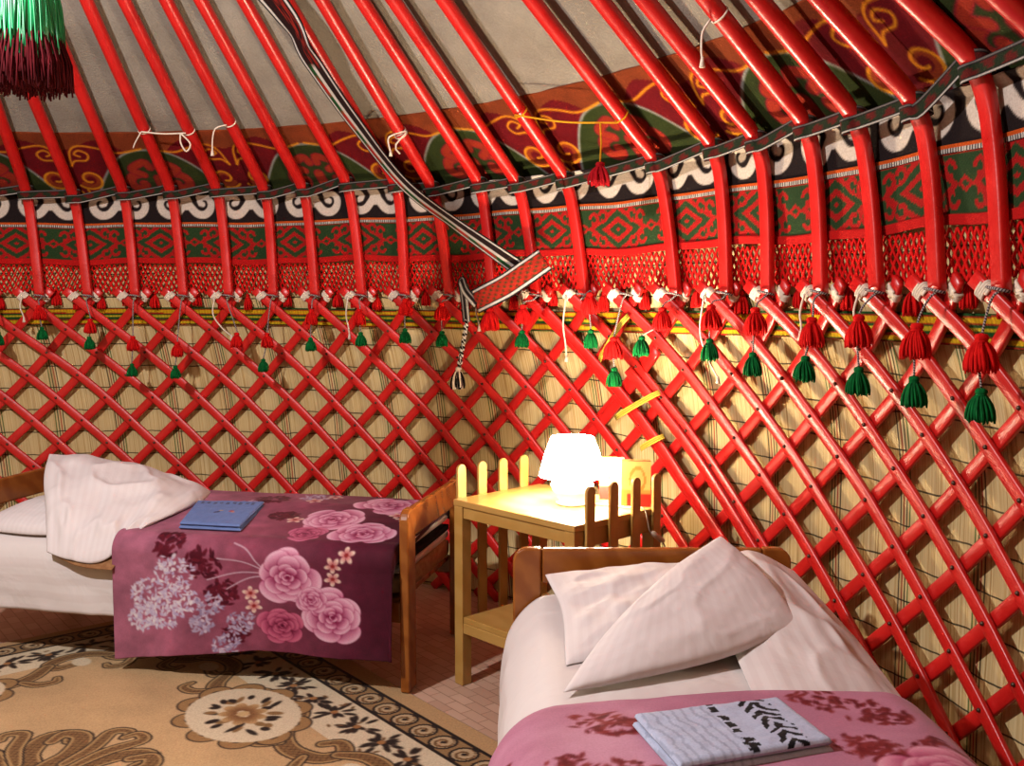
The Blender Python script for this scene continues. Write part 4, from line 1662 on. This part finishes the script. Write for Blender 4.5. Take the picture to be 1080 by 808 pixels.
def rose(cv, cx, cy, R1, rim=(240, 186, 206), mid=(206, 96, 140), deep=(128, 24, 66), seed=0, squash=1.0):
    r = np.random.default_rng(seed)
    a0_ = r.uniform(0, 6)
    n_ = 24
    for k in range(n_):
        q = k / (n_ - 1.0)
        a_ = a0_ + k * 2.399963 + r.uniform(-0.35, 0.35)
        d_ = R1 * (0.74 * (1 - q) ** 0.8 + 0.02) * r.uniform(0.85, 1.12)
        sz = R1 * (0.40 * (1 - q) + 0.09) * r.uniform(0.85, 1.15)
        x_, y_ = cx + d_ * math.cos(a_), cy + d_ * math.sin(a_) * squash
        ux, uy = math.cos(a_), math.sin(a_)
        cv.ell(x_ - 0.10 * sz * ux, y_ - 0.10 * sz * uy, 0.86 * sz, 1.10 * sz, a_, deep, 0.004, alpha=0.75)
        cv.ell(x_, y_, 0.78 * sz, 1.04 * sz, a_, rim, 0.002, inner=mid)
        cv.ell(x_ - 0.16 * sz * ux, y_ - 0.16 * sz * uy, 0.66 * sz, 0.86 * sz, a_, tuple(np.array(rim) * 0.6 + np.array(mid) * 0.4), 0.006, inner=deep, alpha=0.85)
    cv.ell(cx, cy, 0.07 * R1, 0.06 * R1, 0, deep)


def small_flower(cv, cx, cy, R1, a0_=0.0):
    for k in range(5):
        a_ = a0_ + k * 2 * PI / 5
        cv.ell(cx + 0.55 * R1 * math.cos(a_), cy + 0.55 * R1 * math.sin(a_), 0.42 * R1, 0.27 * R1, a_, (246, 222, 200), inner=(206, 120, 120))
    cv.ell(cx, cy, 0.22 * R1, 0.22 * R1, 0, (150, 40, 40))


def spray(cv, cx, cy, R1, n_, c1, c2, seed, size=0.011):
    r = np.random.default_rng(seed)
    for k in range(n_):
        a_, d_ = r.uniform(0, 2 * PI), R1 * math.sqrt(r.uniform(0, 1))
        t_ = r.uniform(0, 1)
        colr = tuple(np.array(c1) * (1 - t_) + np.array(c2) * t_)
        cv.ell(cx + d_ * math.cos(a_), cy + d_ * math.sin(a_) * 0.9, size * r.uniform(0.7, 1.3), size * r.uniform(0.35, 0.6), r.uniform(0, PI), colr)


# left blanket: canvas x = distance from the foot end, y = height on the front drop, going on over the top
TOPY = 0.57
cv = Canvas(-0.03, 1.185, 0.06, TOPY + 0.80, 0.004, (150, 74, 96))
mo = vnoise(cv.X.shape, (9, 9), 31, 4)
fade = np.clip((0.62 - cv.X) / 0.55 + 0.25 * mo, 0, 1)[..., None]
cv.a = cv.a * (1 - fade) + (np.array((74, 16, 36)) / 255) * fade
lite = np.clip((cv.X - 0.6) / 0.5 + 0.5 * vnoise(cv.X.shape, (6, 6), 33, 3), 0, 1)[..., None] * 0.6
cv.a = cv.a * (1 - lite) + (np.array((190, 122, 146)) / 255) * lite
cv.a *= (1 + 0.16 * mo + 0.14 * vnoise(cv.X.shape, (30, 28), 39, 3))[..., None]
for cx, cy, R1, s_ in ((0.80, 0.47, 0.075, 1), (0.72, 0.34, 0.07, 2), (0.66, 0.15, 0.05, 3), (0.95, 0.55, 0.06, 4), (0.93, 0.75, 0.06, 5), (0.77, 1.07, 0.08, 6), (0.62, 0.86, 0.06, 7)):
    spray(cv, cx, cy, R1, 70, (70, 10, 28), (110, 22, 40), s_, 0.014)
for cx, cy, R1, s_ in ((0.92, 0.43, 0.085, 11), (1.03, 0.33, 0.075, 12), (0.89, 0.31, 0.085, 13), (0.97, 0.25, 0.08, 14), (1.06, 0.23, 0.06, 18)):
    spray(cv, cx, cy, R1, 85, (190, 172, 208), (240, 228, 232), s_, 0.010)
for cx, cy, R1, s_ in ((0.775, 0.29, 0.06, 15), (0.80, 0.20, 0.05, 16), (0.64, 0.20, 0.06, 17), (0.70, 0.10, 0.06, 19), (0.60, 1.12, 0.07, 20), (0.85, 0.97, 0.06, 21)):
    spray(cv, cx, cy, R1, 60, (146, 128, 164), (214, 196, 214), s_, 0.010)
for x_, y_, x2, y2 in ((0.52, 0.44, 0.74, 0.50), (0.52, 0.44, 0.78, 0.40), (0.52, 0.43, 0.70, 0.36), (0.56, 0.47, 0.68, 0.56)):
    cv.stroke(catmull(np.array([(x_, y_), ((x_ + x2) / 2, (y_ + y2) / 2 + 0.02), (x2, y2)]), 10), 0.0028, (206, 170, 186))
rose(cv, 0.455, 0.43, 0.125, seed=1)
rose(cv, 0.275, 0.255, 0.125, seed=2)
rose(cv, 0.48, 0.19, 0.085, (214, 110, 140), (166, 50, 92), (90, 10, 40), seed=3)
rose(cv, 0.36, 0.33, 0.06, seed=4)
for x_, y_ in ((0.276, 0.496), (0.276, 0.435), (0.226, 0.538), (0.603, 0.342), (0.589, 0.28)):
    small_flower(cv, x_, y_, 0.035, x_ * 40)
rose(cv, 0.40, TOPY + 0.27, 0.125, seed=5)
rose(cv, 0.22, TOPY + 0.13, 0.12, seed=6)
rose(cv, 0.24, TOPY + 0.50, 0.14, seed=7)
rose(cv, 0.44, TOPY + 0.10, 0.08, (214, 120, 150), (166, 50, 92), (90, 10, 40), seed=8)
for x_, y_ in ((0.12, TOPY + 0.32), (0.16, TOPY + 0.36), (0.55, TOPY + 0.24), (0.52, TOPY + 0.58), (0.58, TOPY + 0.50)):
    small_flower(cv, x_, y_, 0.038, x_ * 30)
# section of the cloth by arc length
hang = cv.Y < TOPY
dtop = cv.Y - TOPY
rc_ = 0.07
Wg = np.where(hang, -0.028, 0)
Zg = np.where(hang, cv.Y, 0)
# rounded shoulder of radius rc_
t0, t1 = TOPY - rc_, TOPY - rc_ + rc_ * PI / 2
th = np.clip((cv.Y - t0) / (t1 - t0), 0, 1) * PI / 2
ZT = 0.558
Wg = -0.042 + rc_ * (1 - np.cos(th)) + np.clip(cv.Y - t1, 0, None)
Zg = np.where(cv.Y < t0, cv.Y - t0 + ZT - rc_, ZT - rc_ + rc_ * np.sin(th))
topf = np.clip((Wg - 0.05) / 0.2, 0, 1) * np.clip((LW - Wg) / 0.12, 0, 1)
Zg = Zg + 0.040 * np.clip((Wg - 0.05) / 0.4, 0, 1) * np.clip((LW - Wg) / 0.12, 0, 1) + 0.004 * topf + 0.006 * vnoise(cv.X.shape, (5, 5), 41, 3) * np.clip(topf * 2, 0, 1)
Wb = np.minimum(Wg, LW + 0.02)
Zg = Zg - np.clip(Wg - (LW + 0.0), 0, None) * 1.0
Wg = Wb
hemf = np.clip((TOPY - 0.1 - cv.Y) / 0.4, 0, 1)
hem_z = np.interp(cv.X, [0, 0.06, 0.34, 0.57, 0.89, 1.17], [0.150, 0.153, 0.141, 0.152, 0.109, 0.066])
zlow = t0 + (ZT - rc_ - t0)
hung = cv.Y < t0
frac = np.clip((cv.Y - cv.y[0]) / (t0 - cv.y[0]), 0, 1)
Zg = np.where(hung, hem_z + (ZT - rc_ - hem_z) * frac, Zg)
Wg = Wg - hemf * (0.012 + 0.012 * np.sin(cv.X * 9 + 1)) - hemf * 0.010 * vnoise(cv.X.shape, (3, 12), 43, 3)
Sx = cv.X.copy()
Sx = np.where(hung, Sx + 0.0 * hemf, Sx)
# foot end sinks between mattress and footboard
Zg = Zg - 0.06 * np.clip((0.045 - cv.X) / 0.06, 0, 1) ** 2 * (~hung)
Sx = np.maximum(Sx, 0.048 + 0.12 * (Sx + 0.03))
keepcol = cv.lin()
o = grid_obj('blanket', LB(Sx, Wg, Zg), M['print'], keepcol)
solidify(fix_normals(o), 0.010, 0)
tag(o, 'mauve plush blanket printed with pink roses on the bed by the wall', 'blanket')

# right blanket: canvas x across the bed from near-left hem, y away from the foot
cv = Canvas(-0.36, 1.12, -0.66, 0.40, 0.005, (200, 130, 156))
mo = vnoise(cv.X.shape, (9, 10), 51, 4)
cv.a *= (1 + 0.09 * mo)[..., None]
lite = np.clip(0.5 * mo + 0.2 + 0.4 * vnoise(cv.X.shape, (4, 5), 52, 2), 0, 1)[..., None] * 0.7
cv.a = cv.a * (1 - lite) + (np.array((228, 180, 198)) / 255) * lite
for cx, cy, R1, s_ in ((0.17, 0.26, 0.055, 1), (0.22, 0.22, 0.045, 2), (0.11, 0.04, 0.055, 3), (0.20, 0.02, 0.04, 4), (0.66, 0.31, 0.055, 5), (0.73, 0.26, 0.065, 6), (0.78, 0.22, 0.045, 61),
                       (0.68, 0.07, 0.05, 7), (0.72, 0.04, 0.05, 8), (0.30, -0.05, 0.07, 9), (-0.06, 0.16, 0.05, 10), (0.83, 0.06, 0.05, 13)):
    spray(cv, cx, cy, R1 * 1.15, 34, (104, 18, 26), (150, 50, 50), 60 + s_, 0.012)
rose(cv, 0.80, -0.05, 0.11, (240, 170, 190), (214, 100, 140), (150, 40, 80), seed=21)
rose(cv, 0.50, -0.35, 0.13, seed=22)
rose(cv, 0.20, -0.30, 0.13, seed=23)
for x_, y_ in ((0.74, -0.16), (0.62, -0.12), (0.36, -0.2)):
    small_flower(cv, x_, y_, 0.035, x_ * 30)
u = cv.X
rc_ = 0.13
WL, WR, ZT = -0.055, 0.925, 0.570                           # shoulders, bed-local
Wg = u.copy()
Zg = np.full(u.shape, ZT)
# left shoulder
uL = WL + rc_
arc = rc_ * PI / 2
t_ = np.clip((uL - u) / arc, 0, 1) * PI / 2
Wg = np.where(u < uL, uL - rc_ * np.sin(t_), Wg)
Zg = np.where(u < uL, ZT - rc_ * (1 - np.cos(t_)) - np.clip(uL - u - arc, 0, None), Zg)
Wg = np.where(u < uL - arc, Wg - 0.12 * np.clip(uL - u - arc, 0, None), Wg)
uR = WR - rc_ + 0.02
t_ = np.clip((u - uR) / arc, 0, 1) * PI / 2
Wg = np.where(u > uR, uR + rc_ * np.sin(t_), Wg)
Zg = np.where(u > uR, ZT - rc_ * (1 - np.cos(t_)) - np.clip(u - uR - arc, 0, None), Zg)
far = np.interp(u, [-0.36, -0.05, 0.09, 0.35, 0.64, 0.84, 1.12], [-0.32, -0.25, -0.18, -0.13, -0.10, -0.09, -0.16])
Yg = cv.Y + far * np.clip((cv.Y + 0.8) / 1.2, 0, 1)
ee = np.clip((0.40 - cv.Y) / 0.05, 0, 1)
Zg = Zg - 0.012 * (1 - ee) ** 2 + 0.006 + 0.007 * vnoise(u.shape, (6, 6), 55, 3) + 0.012 * np.clip(np.sin((u - WL) / (WR - WL) * PI), 0, 1)
hangL = np.clip((uL - arc - u) / 0.2, 0, 1)
Wg = Wg - hangL * 0.015 * np.sin(cv.Y * 14)
Pq = np.stack([RO[0] + Wg, Yg, Zg], -1)
o = grid_obj('blanket', Pq, M['print'], cv.lin())
solidify(fix_normals(o), 0.010, 0)
tag(o, 'pink plush blanket with maroon flower sprays on the bed in front', 'blanket')


# ------------------------------------------------------------------ pillows and folded duvets
def puffy(bottom, right, top, left, name, matl, up_b, dn_b, n=46, normal=(0, 0, 1), seed=0, amp=0.008, pw=0.5, cells=(5, 6), parent=None, extra=None, crease=0.0):
    """soft cushion spanned by four edge curves, thick in the middle and thin at the seam"""
    B, T_, L_, Rr = (catmull(np.array(c_, float), n) for c_ in (bottom, top, left, right))
    u = np.linspace(0, 1, n)[None, :, None]
    v = np.linspace(0, 1, n)[:, None, None]
    P_ = (1 - v) * B[None] + v * T_[None] + (1 - u) * L_[:, None] + u * Rr[:, None] - ((1 - u) * (1 - v) * B[0] + u * (1 - v) * B[-1] + (1 - u) * v * T_[0] + u * v * T_[-1])
    uu, vv = u[..., 0], v[..., 0]
    prof_ = (np.clip(np.sin(PI * uu), 0, 1) * np.clip(np.sin(PI * vv), 0, 1)) ** pw
    nz = vnoise((n, n), cells, seed, 4)
    rid = (1 - np.abs(vnoise((n, n), (cells[0] * 0.8, cells[1] * 0.8), seed + 9, 2))) ** 4
    N = np.array(normal, float)
    N /= np.linalg.norm(N)
    hgt = up_b * prof_ + amp * nz * prof_ ** 0.5 + crease * rid * prof_ ** 0.5
    if extra is not None:
        hgt = hgt + extra(uu, vv)
    up_ = P_ + N * hgt[..., None]
    dn_ = P_ - N * (dn_b * prof_)[..., None]
    b = MB()
    idx = np.arange(n * n).reshape(n, n)
    UVt = np.stack([np.broadcast_to(uu, (n, n)) * 0.6, np.broadcast_to(vv, (n, n)) * 0.6], -1).reshape(-1, 2)
    q = np.stack([idx[:-1, :-1], idx[:-1, 1:], idx[1:, 1:], idx[1:, :-1]], -1).reshape(-1, 4)
    rim = np.zeros((n, n), bool)
    rim[0] = rim[-1] = True
    rim[:, 0] = rim[:, -1] = True
    mp_ = np.where(rim, idx, idx + n * n).ravel()
    dn_ = np.where(rim[..., None], up_, dn_)
    b.add(np.concatenate([up_.reshape(-1, 3), dn_.reshape(-1, 3)]), [tuple(f_) for f_ in q] + [tuple(mp_[f_[::-1]]) for f_ in q], 0, np.concatenate([UVt, UVt]))
    o = b.build(name, matl, parent)
    s = o.modifiers.new('soft', 'SUBSURF')
    s.levels = s.render_levels = 1
    return o


# left bed
o = puffy([LB(1.42, 0.04, 0.519), LB(1.62, 0.02, 0.515), LB(1.90, 0.05, 0.519)], [LB(1.90, 0.05, 0.519), LB(1.90, 0.6, 0.53)], [LB(1.42, 0.58, 0.53), LB(1.90, 0.60, 0.53)],
          [LB(1.42, 0.04, 0.519), LB(1.42, 0.58, 0.53)], 'pillow', M['cotton'], 0.100, 0.0, seed=4, amp=0.010, pw=0.42)
tag(o, 'white pillow half covered by the folded duvet on the bed by the wall', 'pillow')
o = puffy([LB(1.47, -0.045, 0.475), LB(1.36, -0.06, 0.450), LB(1.22, -0.05, 0.450), LB(1.10, 0.05, 0.575)],
          [LB(1.10, 0.05, 0.575), LB(1.06, 0.20, 0.59), LB(1.05, 0.40, 0.60), LB(1.12, 0.60, 0.60)],
          [LB(1.80, 0.40, 0.785), LB(1.60, 0.50, 0.745), LB(1.40, 0.56, 0.70), LB(1.12, 0.60, 0.60)],
          [LB(1.47, -0.055, 0.470), LB(1.56, 0.06, 0.60), LB(1.69, 0.22, 0.71), LB(1.80, 0.40, 0.785)], 'folded_duvet', M['cotton'], 0.075, 0.0, normal=(0.1, -0.35, 1), seed=6, amp=0.020, pw=0.55, crease=0.034, cells=(3, 7))
tag(o, 'white duvet folded into a peak beside the blue towel', 'duvet')
o = puffy([LB(1.45, -0.05, 0.462), LB(1.32, -0.07, 0.428), LB(1.17, -0.07, 0.420)], [LB(1.17, -0.07, 0.420), LB(1.15, 0.10, 0.53)], [LB(1.45, 0.10, 0.53), LB(1.15, 0.10, 0.53)],
          [LB(1.45, -0.05, 0.462), LB(1.45, 0.10, 0.53)], 'tan_blanket', M['tan_blanket'], 0.012, 0.012, n=20, seed=2, amp=0.003, normal=(-0.2, -0.9, 0.4))
tag(o, 'tan blanket edge peeping from under the folded duvet', 'blanket')
# white quilt layer under the rose blanket, seen through the foot of the bed
q_ = rounded_slab(LB, 0.046, 1.06, 0.05, LW - 0.05, 0.519, 0.546, 0.02, name='quilt', matl=M['cotton'])
tag(q_, 'white quilt layer under the rose blanket, seen behind the footboard', 'quilt')

# right bed
o = puffy([(2.17, 0.50, 0.556), (2.40, 0.58, 0.565), (2.72, 0.62, 0.58)], [(2.72, 0.62, 0.58), (2.74, 0.84, 0.62), (2.76, 1.05, 0.65)], [(2.135, 1.03, 0.640), (2.30, 1.06, 0.640), (2.52, 1.09, 0.650), (2.76, 1.05, 0.65)],
          [(2.17, 0.50, 0.556), (2.175, 0.82, 0.59), (2.135, 1.03, 0.640)], 'pillow', M['cotton'], 0.050, 0.0, seed=14, amp=0.012, crease=0.010)
tag(o, 'white pillow flat against the headboard of the bed in front', 'pillow')
o = puffy([(2.150, 0.305, 0.568), (2.30, 0.36, 0.572), (2.55, 0.47, 0.585), (2.80, 0.62, 0.615)],
          [(2.80, 0.62, 0.615), (2.74, 0.80, 0.695), (2.655, 1.0, 0.765)],
          [(2.37, 0.70, 0.655), (2.50, 0.85, 0.71), (2.655, 1.0, 0.765)],
          [(2.150, 0.305, 0.568), (2.22, 0.46, 0.595), (2.29, 0.58, 0.625), (2.37, 0.70, 0.655)], 'folded_duvet', M['cotton'], 0.060, 0.015, normal=(0.15, -0.65, 1), seed=16, amp=0.009, pw=0.40, crease=0.007, cells=(4, 3))
tag(o, 'white duvet folded into a triangle behind the towel with black stripes', 'duvet')
o2 = puffy([(2.58, 0.24, 0.562), (2.76, 0.22, 0.563), (2.945, 0.20, 0.52)], [(2.945, 0.20, 0.52), (2.94, 0.65, 0.575), (2.88, 1.02, 0.655)], [(2.62, 1.07, 0.66), (2.76, 1.08, 0.70), (2.88, 1.02, 0.655)],
           [(2.58, 0.24, 0.562), (2.60, 0.68, 0.59), (2.62, 1.07, 0.66)], 'crumpled_sheet', M['sheet'], 0.030, 0.0, seed=26, amp=0.014, crease=0.016, cells=(2.5, 3.5), pw=0.8)
tag(o2, 'crumpled white bedding between the folded duvet and the right side lattice', 'bedding')


# ------------------------------------------------------------------ folded towels
def folded_towel(c00, c10, c11, c01, th, layers, name, lab, painter, res=90):
    """c00 near-left, c10 near-right, c11 far-right, c01 far-left of the folded pad"""
    root = empty(name, tuple(np.mean([c00, c10, c11, c01], 0)), lab, 'towel')
    n = res
    u = np.linspace(0, 1, n)[None, :, None]
    v = np.linspace(0, 1, n)[:, None, None]
    base = (1 - u) * (1 - v) * np.array(c00) + u * (1 - v) * np.array(c10) + u * v * np.array(c11) + (1 - u) * v * np.array(c01)
    ce = base.mean((0, 1))
    for k in range(layers):
        e_ = 0.012 * (layers - 1 - k)
        sc = 1.0 + 0.02 * (layers - 1 - k)
        P_ = ce + (base - ce) * sc
        h = th / layers
        z0, z1 = k * h, (k + 1) * h - 0.001
        uu, vv = u[..., 0], v[..., 0]
        edge = np.minimum(np.minimum(uu, 1 - uu), np.minimum(vv, 1 - vv)) * np.ones((n, n))
        rd = np.sqrt(np.clip(1 - (1 - np.clip(edge / 0.05, 0, 1)) ** 2, 0, 1))
        mid = (z0 + z1) / 2
        nz = 0.0025 * vnoise((n, n), (7, 9), 70 + k, 3)
        up_ = P_.copy()
        up_[..., 2] += mid + (h / 2 + nz) * rd
        dn_ = P_.copy()
        dn_[..., 2] += mid - h / 2 * rd
        col_ = painter(uu * np.ones((n, n)), vv * np.ones((n, n)), k == layers - 1)
        P2 = np.concatenate([up_, dn_[::-1]])
        c2 = np.concatenate([col_, painter(uu * np.ones((n, n)), vv * np.ones((n, n)), False)[::-1]])
        o = grid_obj('top_fold' if k == layers - 1 else 'lower_fold', P2, M['print'], c2, root)
        fix_normals(o)
    return root


def paint_blue(u, v, top):
    a_ = np.ones(u.shape + (3,)) * np.array((112, 134, 190))
    a_ *= (1 + 0.05 * vnoise(u.shape, (12, 12), 5, 3))[..., None]
    if top:
        row = (v > 0.82) & (v < 0.90) & (u > 0.10) & (u < 0.9)
        let = (np.sin(u * 66) > -0.1) & (np.sin(u * 31 + v * 120) > -0.5)
        a_[row & let] = (74, 66, 84)
        for cx, cy, r_, c_ in ((0.45, 0.47, 0.055, (52, 46, 84)), (0.50, 0.53, 0.035, (196, 160, 110)), (0.66, 0.52, 0.045, (176, 70, 84)), (0.70, 0.48, 0.03, (216, 150, 120))):
            a_[np.hypot(u - cx, (v - cy) * 1.6) < r_] = c_
    return lin(a_ / 255)


def paint_tiger(u, v, top):
    a_ = np.ones(u.shape + (3,)) * np.array((196, 204, 230))
    rip = np.sin(v * 6 + u * 95 + 3 * vnoise(u.shape, (6, 6), 8, 3))
    a_ *= (1 - 0.12 * (rip > 0.6) * (u < 0.47))[..., None]
    if top:
        nz = vnoise(u.shape, (8, 5), 12, 3)
        s1 = (np.abs(u - 0.50 - 0.02 * nz) < 0.026) & (np.sin(v * 40 + 3 * nz) > -0.6)
        s2 = (np.abs(u - 0.77 - 0.02 * nz) < 0.10 + 0.02 * nz) & (np.sin(v * 36 + np.abs(u - 0.77) * 60 + 4 * nz) > 0.0)
        s3 = (np.abs(u - 0.50) < 0.05) & (np.abs(v - 0.12) < 0.1) & (np.sin(v * 60 + u * 40) > 0)
        a_[s1 | s2 | s3] = (22, 22, 26)
    return lin(a_ / 255)


def at(xy, z):
    return (xy[0], xy[1], z)


folded_towel(tuple(LB(0.955, 0.055, 0.566)), tuple(LB(0.70, 0.06, 0.566)), tuple(LB(0.76, 0.385, 0.592)), tuple(LB(1.045, 0.345, 0.592)), 0.030, 2, 'blue_towel', 'folded blue towel with small printed motifs on the rose blanket', paint_blue, 80)
folded_towel((2.345, -0.135, 0.585), (2.655, -0.03, 0.585), (2.605, 0.17, 0.585), (2.29, 0.085, 0.585), 0.036, 2, 'striped_towel', 'folded pale blue towel with black tiger stripes on the front bed', paint_tiger, 110)

# ------------------------------------------------------------------ nightstand
NA = R_(-46.5)
ex = np.array([math.cos(NA), math.sin(NA), 0])
ey = np.array([-math.sin(NA), math.cos(NA), 0])
NO = np.array([1.821, 1.795, 0])


def NS(x_, y_, z_):
    return NO + x_ * ex + y_ * ey + np.array([0, 0, z_])


def NSF(s, w_, z):
    s, w_, z = np.broadcast_arrays(np.asarray(s, float), np.asarray(w_, float), np.asarray(z, float))
    return NO + s[..., None] * ex + w_[..., None] * ey + z[..., None] * np.array([0, 0, 1.0])


NWd, NDp, NH = 0.62, 0.46, 0.712
ns = empty('nightstand', tuple(NS(NWd / 2, NDp / 2, 0)), 'pale wooden nightstand with picket slats on its sides, lamp on top', 'nightstand')
b = MB()
fr_box(b, NSF, 0, NWd, 0, NDp, NH - 0.024, NH)
fix_normals(b.build('table_top', M['table_wood'], ns, bevel=0.004))
for x_ in (0.002, NWd - 0.048):
    for y_ in (0.002, NDp - 0.048):
        b = MB()
        fr_box(b, NSF, x_, x_ + 0.046, y_, y_ + 0.046, 0.001, NH - 0.0245)
        fix_normals(b.build('leg', M['table_wood'], ns, bevel=0.003))
for y_ in (0.008, NDp - 0.028):
    b = MB()
    fr_box(b, NSF, 0.049, NWd - 0.049, y_, y_ + 0.02, NH - 0.068, NH - 0.025)
    fix_normals(b.build('apron', M['table_wood'], ns, bevel=0.002))
for x_ in (0.006, NWd - 0.026):
    b = MB()
    fr_box(b, NSF, x_, x_ + 0.02, 0.049, NDp - 0.049, NH - 0.085, NH - 0.025)
    fix_normals(b.build('apron', M['table_wood'], ns, bevel=0.002))
b = MB()
fr_box(b, NSF, 0.049, NWd - 0.049, 0.006, NDp - 0.006, 0.245, 0.268)
fr_box(b, NSF, 0.049, NWd - 0.049, 0.004, 0.022, 0.205, 0.2449)
fix_normals(b.build('shelf', M['table_wood'], ns, bevel=0.003))
for side, xs in ((0, -0.013), (1, NWd + 0.001)):
    for fr_ in ((0.10, 0.33, 0.57, 0.82) if side == 0 else (0.15, 0.41, 0.67, 0.92)):
        y_ = fr_ * NDp
        hw = 0.021
        b = MB()
        prl = [(y_ - hw, 0.17)] + [(y_ - hw * math.cos(q), 0.817 + hw * math.sin(q)) for q in np.linspace(0, PI, 9)] + [(y_ + hw, 0.17)]
        rail_prism(b, NSF, xs, xs + 0.012, prl)
        fix_normals(b.build('slat', M['table_wood'], ns, bevel=0.002))

# lamp on the nightstand
lx, ly = 2.262, 1.700
lamp_o = empty('table_lamp', (lx, ly, NH), 'glowing white bedside lamp on the nightstand', 'lamp')
b = MB()
b.lathe([(0, 0.0), (0.055, 0.0), (0.060, 0.008), (0.050, 0.016), (0.070, 0.045), (0.080, 0.072), (0.066, 0.100), (0.034, 0.118), (0.016, 0.126), (0.014, 0.15), (0, 0.15)], 36, loc=(lx, ly, NH + 0.001))
b.build('lamp_base', M['ceramic'], lamp_o)
b = MB()
b.lathe([(0.122, 0.105), (0.116, 0.13), (0.100, 0.19), (0.078, 0.248), (0.075, 0.247), (0.097, 0.189), (0.113, 0.129), (0.119, 0.105), (0.122, 0.105)], 40, loc=(lx, ly, NH + 0.001))
b.build('lamp_shade', M['shade'], lamp_o)
b = MB()
pth = [NS(0.44, 0.30, NH + 0.005), NS(0.55, 0.335, NH + 0.005), NS(0.632, 0.345, NH + 0.012), NS(0.648, 0.348, NH - 0.03), NS(0.650, 0.355, NH - 0.06), NS(0.650, 0.375, NH - 0.085), NS(0.652, 0.43, NH - 0.12), NS(0.652, 0.45, NH - 0.18), NS(0.652, 0.455, NH - 0.40)]
b.tube(catmull(np.array(pth), 60), 0.003, 6)
b.build('cord', M['wire'], lamp_o)
b = MB()
sc_ = catmull(np.array([NS(0.652, 0.366, NH - 0.072), NS(0.655, 0.395, NH - 0.095), NS(0.656, 0.435, NH - 0.118)]), 10)
b.tube(sc_, [0.004, 0.009, 0.011, 0.011, 0.010, 0.010, 0.011, 0.011, 0.009, 0.004], 8)
b.build('cord_switch', M['plastic'], lamp_o)
lb_ = lamp('lamp_bulb', (lx, ly, NH + 0.20), 95, (1.0, 0.86, 0.64), 0.03)
lb_.parent = lamp_o
lb_.location = (0, 0, 0.19)


# cards and boxes behind the lamp
def card_box(x_, y_, w_, d_, h_, rz, name, lab, cat, paint):
    root_m = Matrix.Translation(Vector(NS(x_, y_, NH + 0.001))) @ Matrix.Rotation(NA + rz, 4, 'Z')
    n = 24
    faces = []
    P_all, C_all = [], []
    b = MB()
    u = np.linspace(0, 1, n)
    U, V = np.meshgrid(u, u)
    sides = [lambda U, V: np.stack([w_ * (U - 0.5), -d_ / 2 + 0 * U, h_ * V], -1), lambda U, V: np.stack([w_ / 2 + 0 * U, d_ * (U - 0.5), h_ * V], -1),
             lambda U, V: np.stack([w_ * (0.5 - U), d_ / 2 + 0 * U, h_ * V], -1), lambda U, V: np.stack([-w_ / 2 + 0 * U, d_ * (0.5 - U), h_ * V], -1),
             lambda U, V: np.stack([w_ * (U - 0.5), d_ * (V - 0.5), h_ + 0 * U], -1), lambda U, V: np.stack([w_ * (U - 0.5), d_ * (0.5 - V), 0 * U], -1)]
    cols = []
    for k, fn in enumerate(sides):
        P_ = fn(U, V).reshape(-1, 3)
        P_ = np.array([root_m @ Vector(p) for p in P_])
        idx = np.arange(n * n).reshape(n, n)
        q = np.stack([idx[:-1, :-1], idx[:-1, 1:], idx[1:, 1:], idx[1:, :-1]], -1).reshape(-1, 4)
        b.add(P_, [tuple(f_) for f_ in q])
        cols.append(paint(U, V, k).reshape(-1, 3))
    o = b.build(name, M['card'], smooth=False)
    a_ = o.data.color_attributes.new('Col', 'FLOAT_COLOR', 'POINT')
    cc = np.ones((len(o.data.vertices), 4), np.float32)
    cc[:, :3] = lin(np.concatenate(cols) / 255)
    a_.data.foreach_set('color', cc.ravel())
    return tag(o, lab, cat)


def p_yellow(U, V, k):
    c_ = np.ones(U.shape + (3,)) * np.array((226, 190, 110))
    c_[(np.abs(np.hypot(U - 0.55, V - 0.6) - 0.25) < 0.04)] = (196, 140, 60)
    c_[V < 0.35] = (206, 150, 70)
    c_[(V < 0.3) & (U > 0.2)] = (176, 30, 24)
    return c_


def p_white(U, V, k):
    c_ = np.ones(U.shape + (3,)) * np.array((238, 228, 206))
    c_[(V > 0.85)] = (226, 210, 170)
    return c_


def p_book(U, V, k):
    c_ = np.ones(U.shape + (3,)) * np.array((220, 176, 92))
    c_[(np.abs(U - 0.5) < 0.06) & (V > 0.55) & (V < 0.85)] = (110, 96, 140)
    c_[V < 0.32] = (184, 30, 26)
    c_[(V > 0.36) & (V < 0.42)] = (200, 140, 70)
    return c_


card_box(0.548, 0.405, 0.105, 0.045, 0.165, -NA - 0.12, 'card_box', 'yellow printed card box at the back corner of the nightstand', 'box', p_yellow)
card_box(0.478, 0.385, 0.048, 0.035, 0.168, -NA - 0.05, 'white_carton', 'narrow white carton standing beside the yellow card box', 'carton', p_white)
card_box(0.402, 0.420, 0.065, 0.022, 0.160, -NA - 0.05, 'booklet', 'yellow and red booklet standing behind the lamp', 'booklet', p_book)
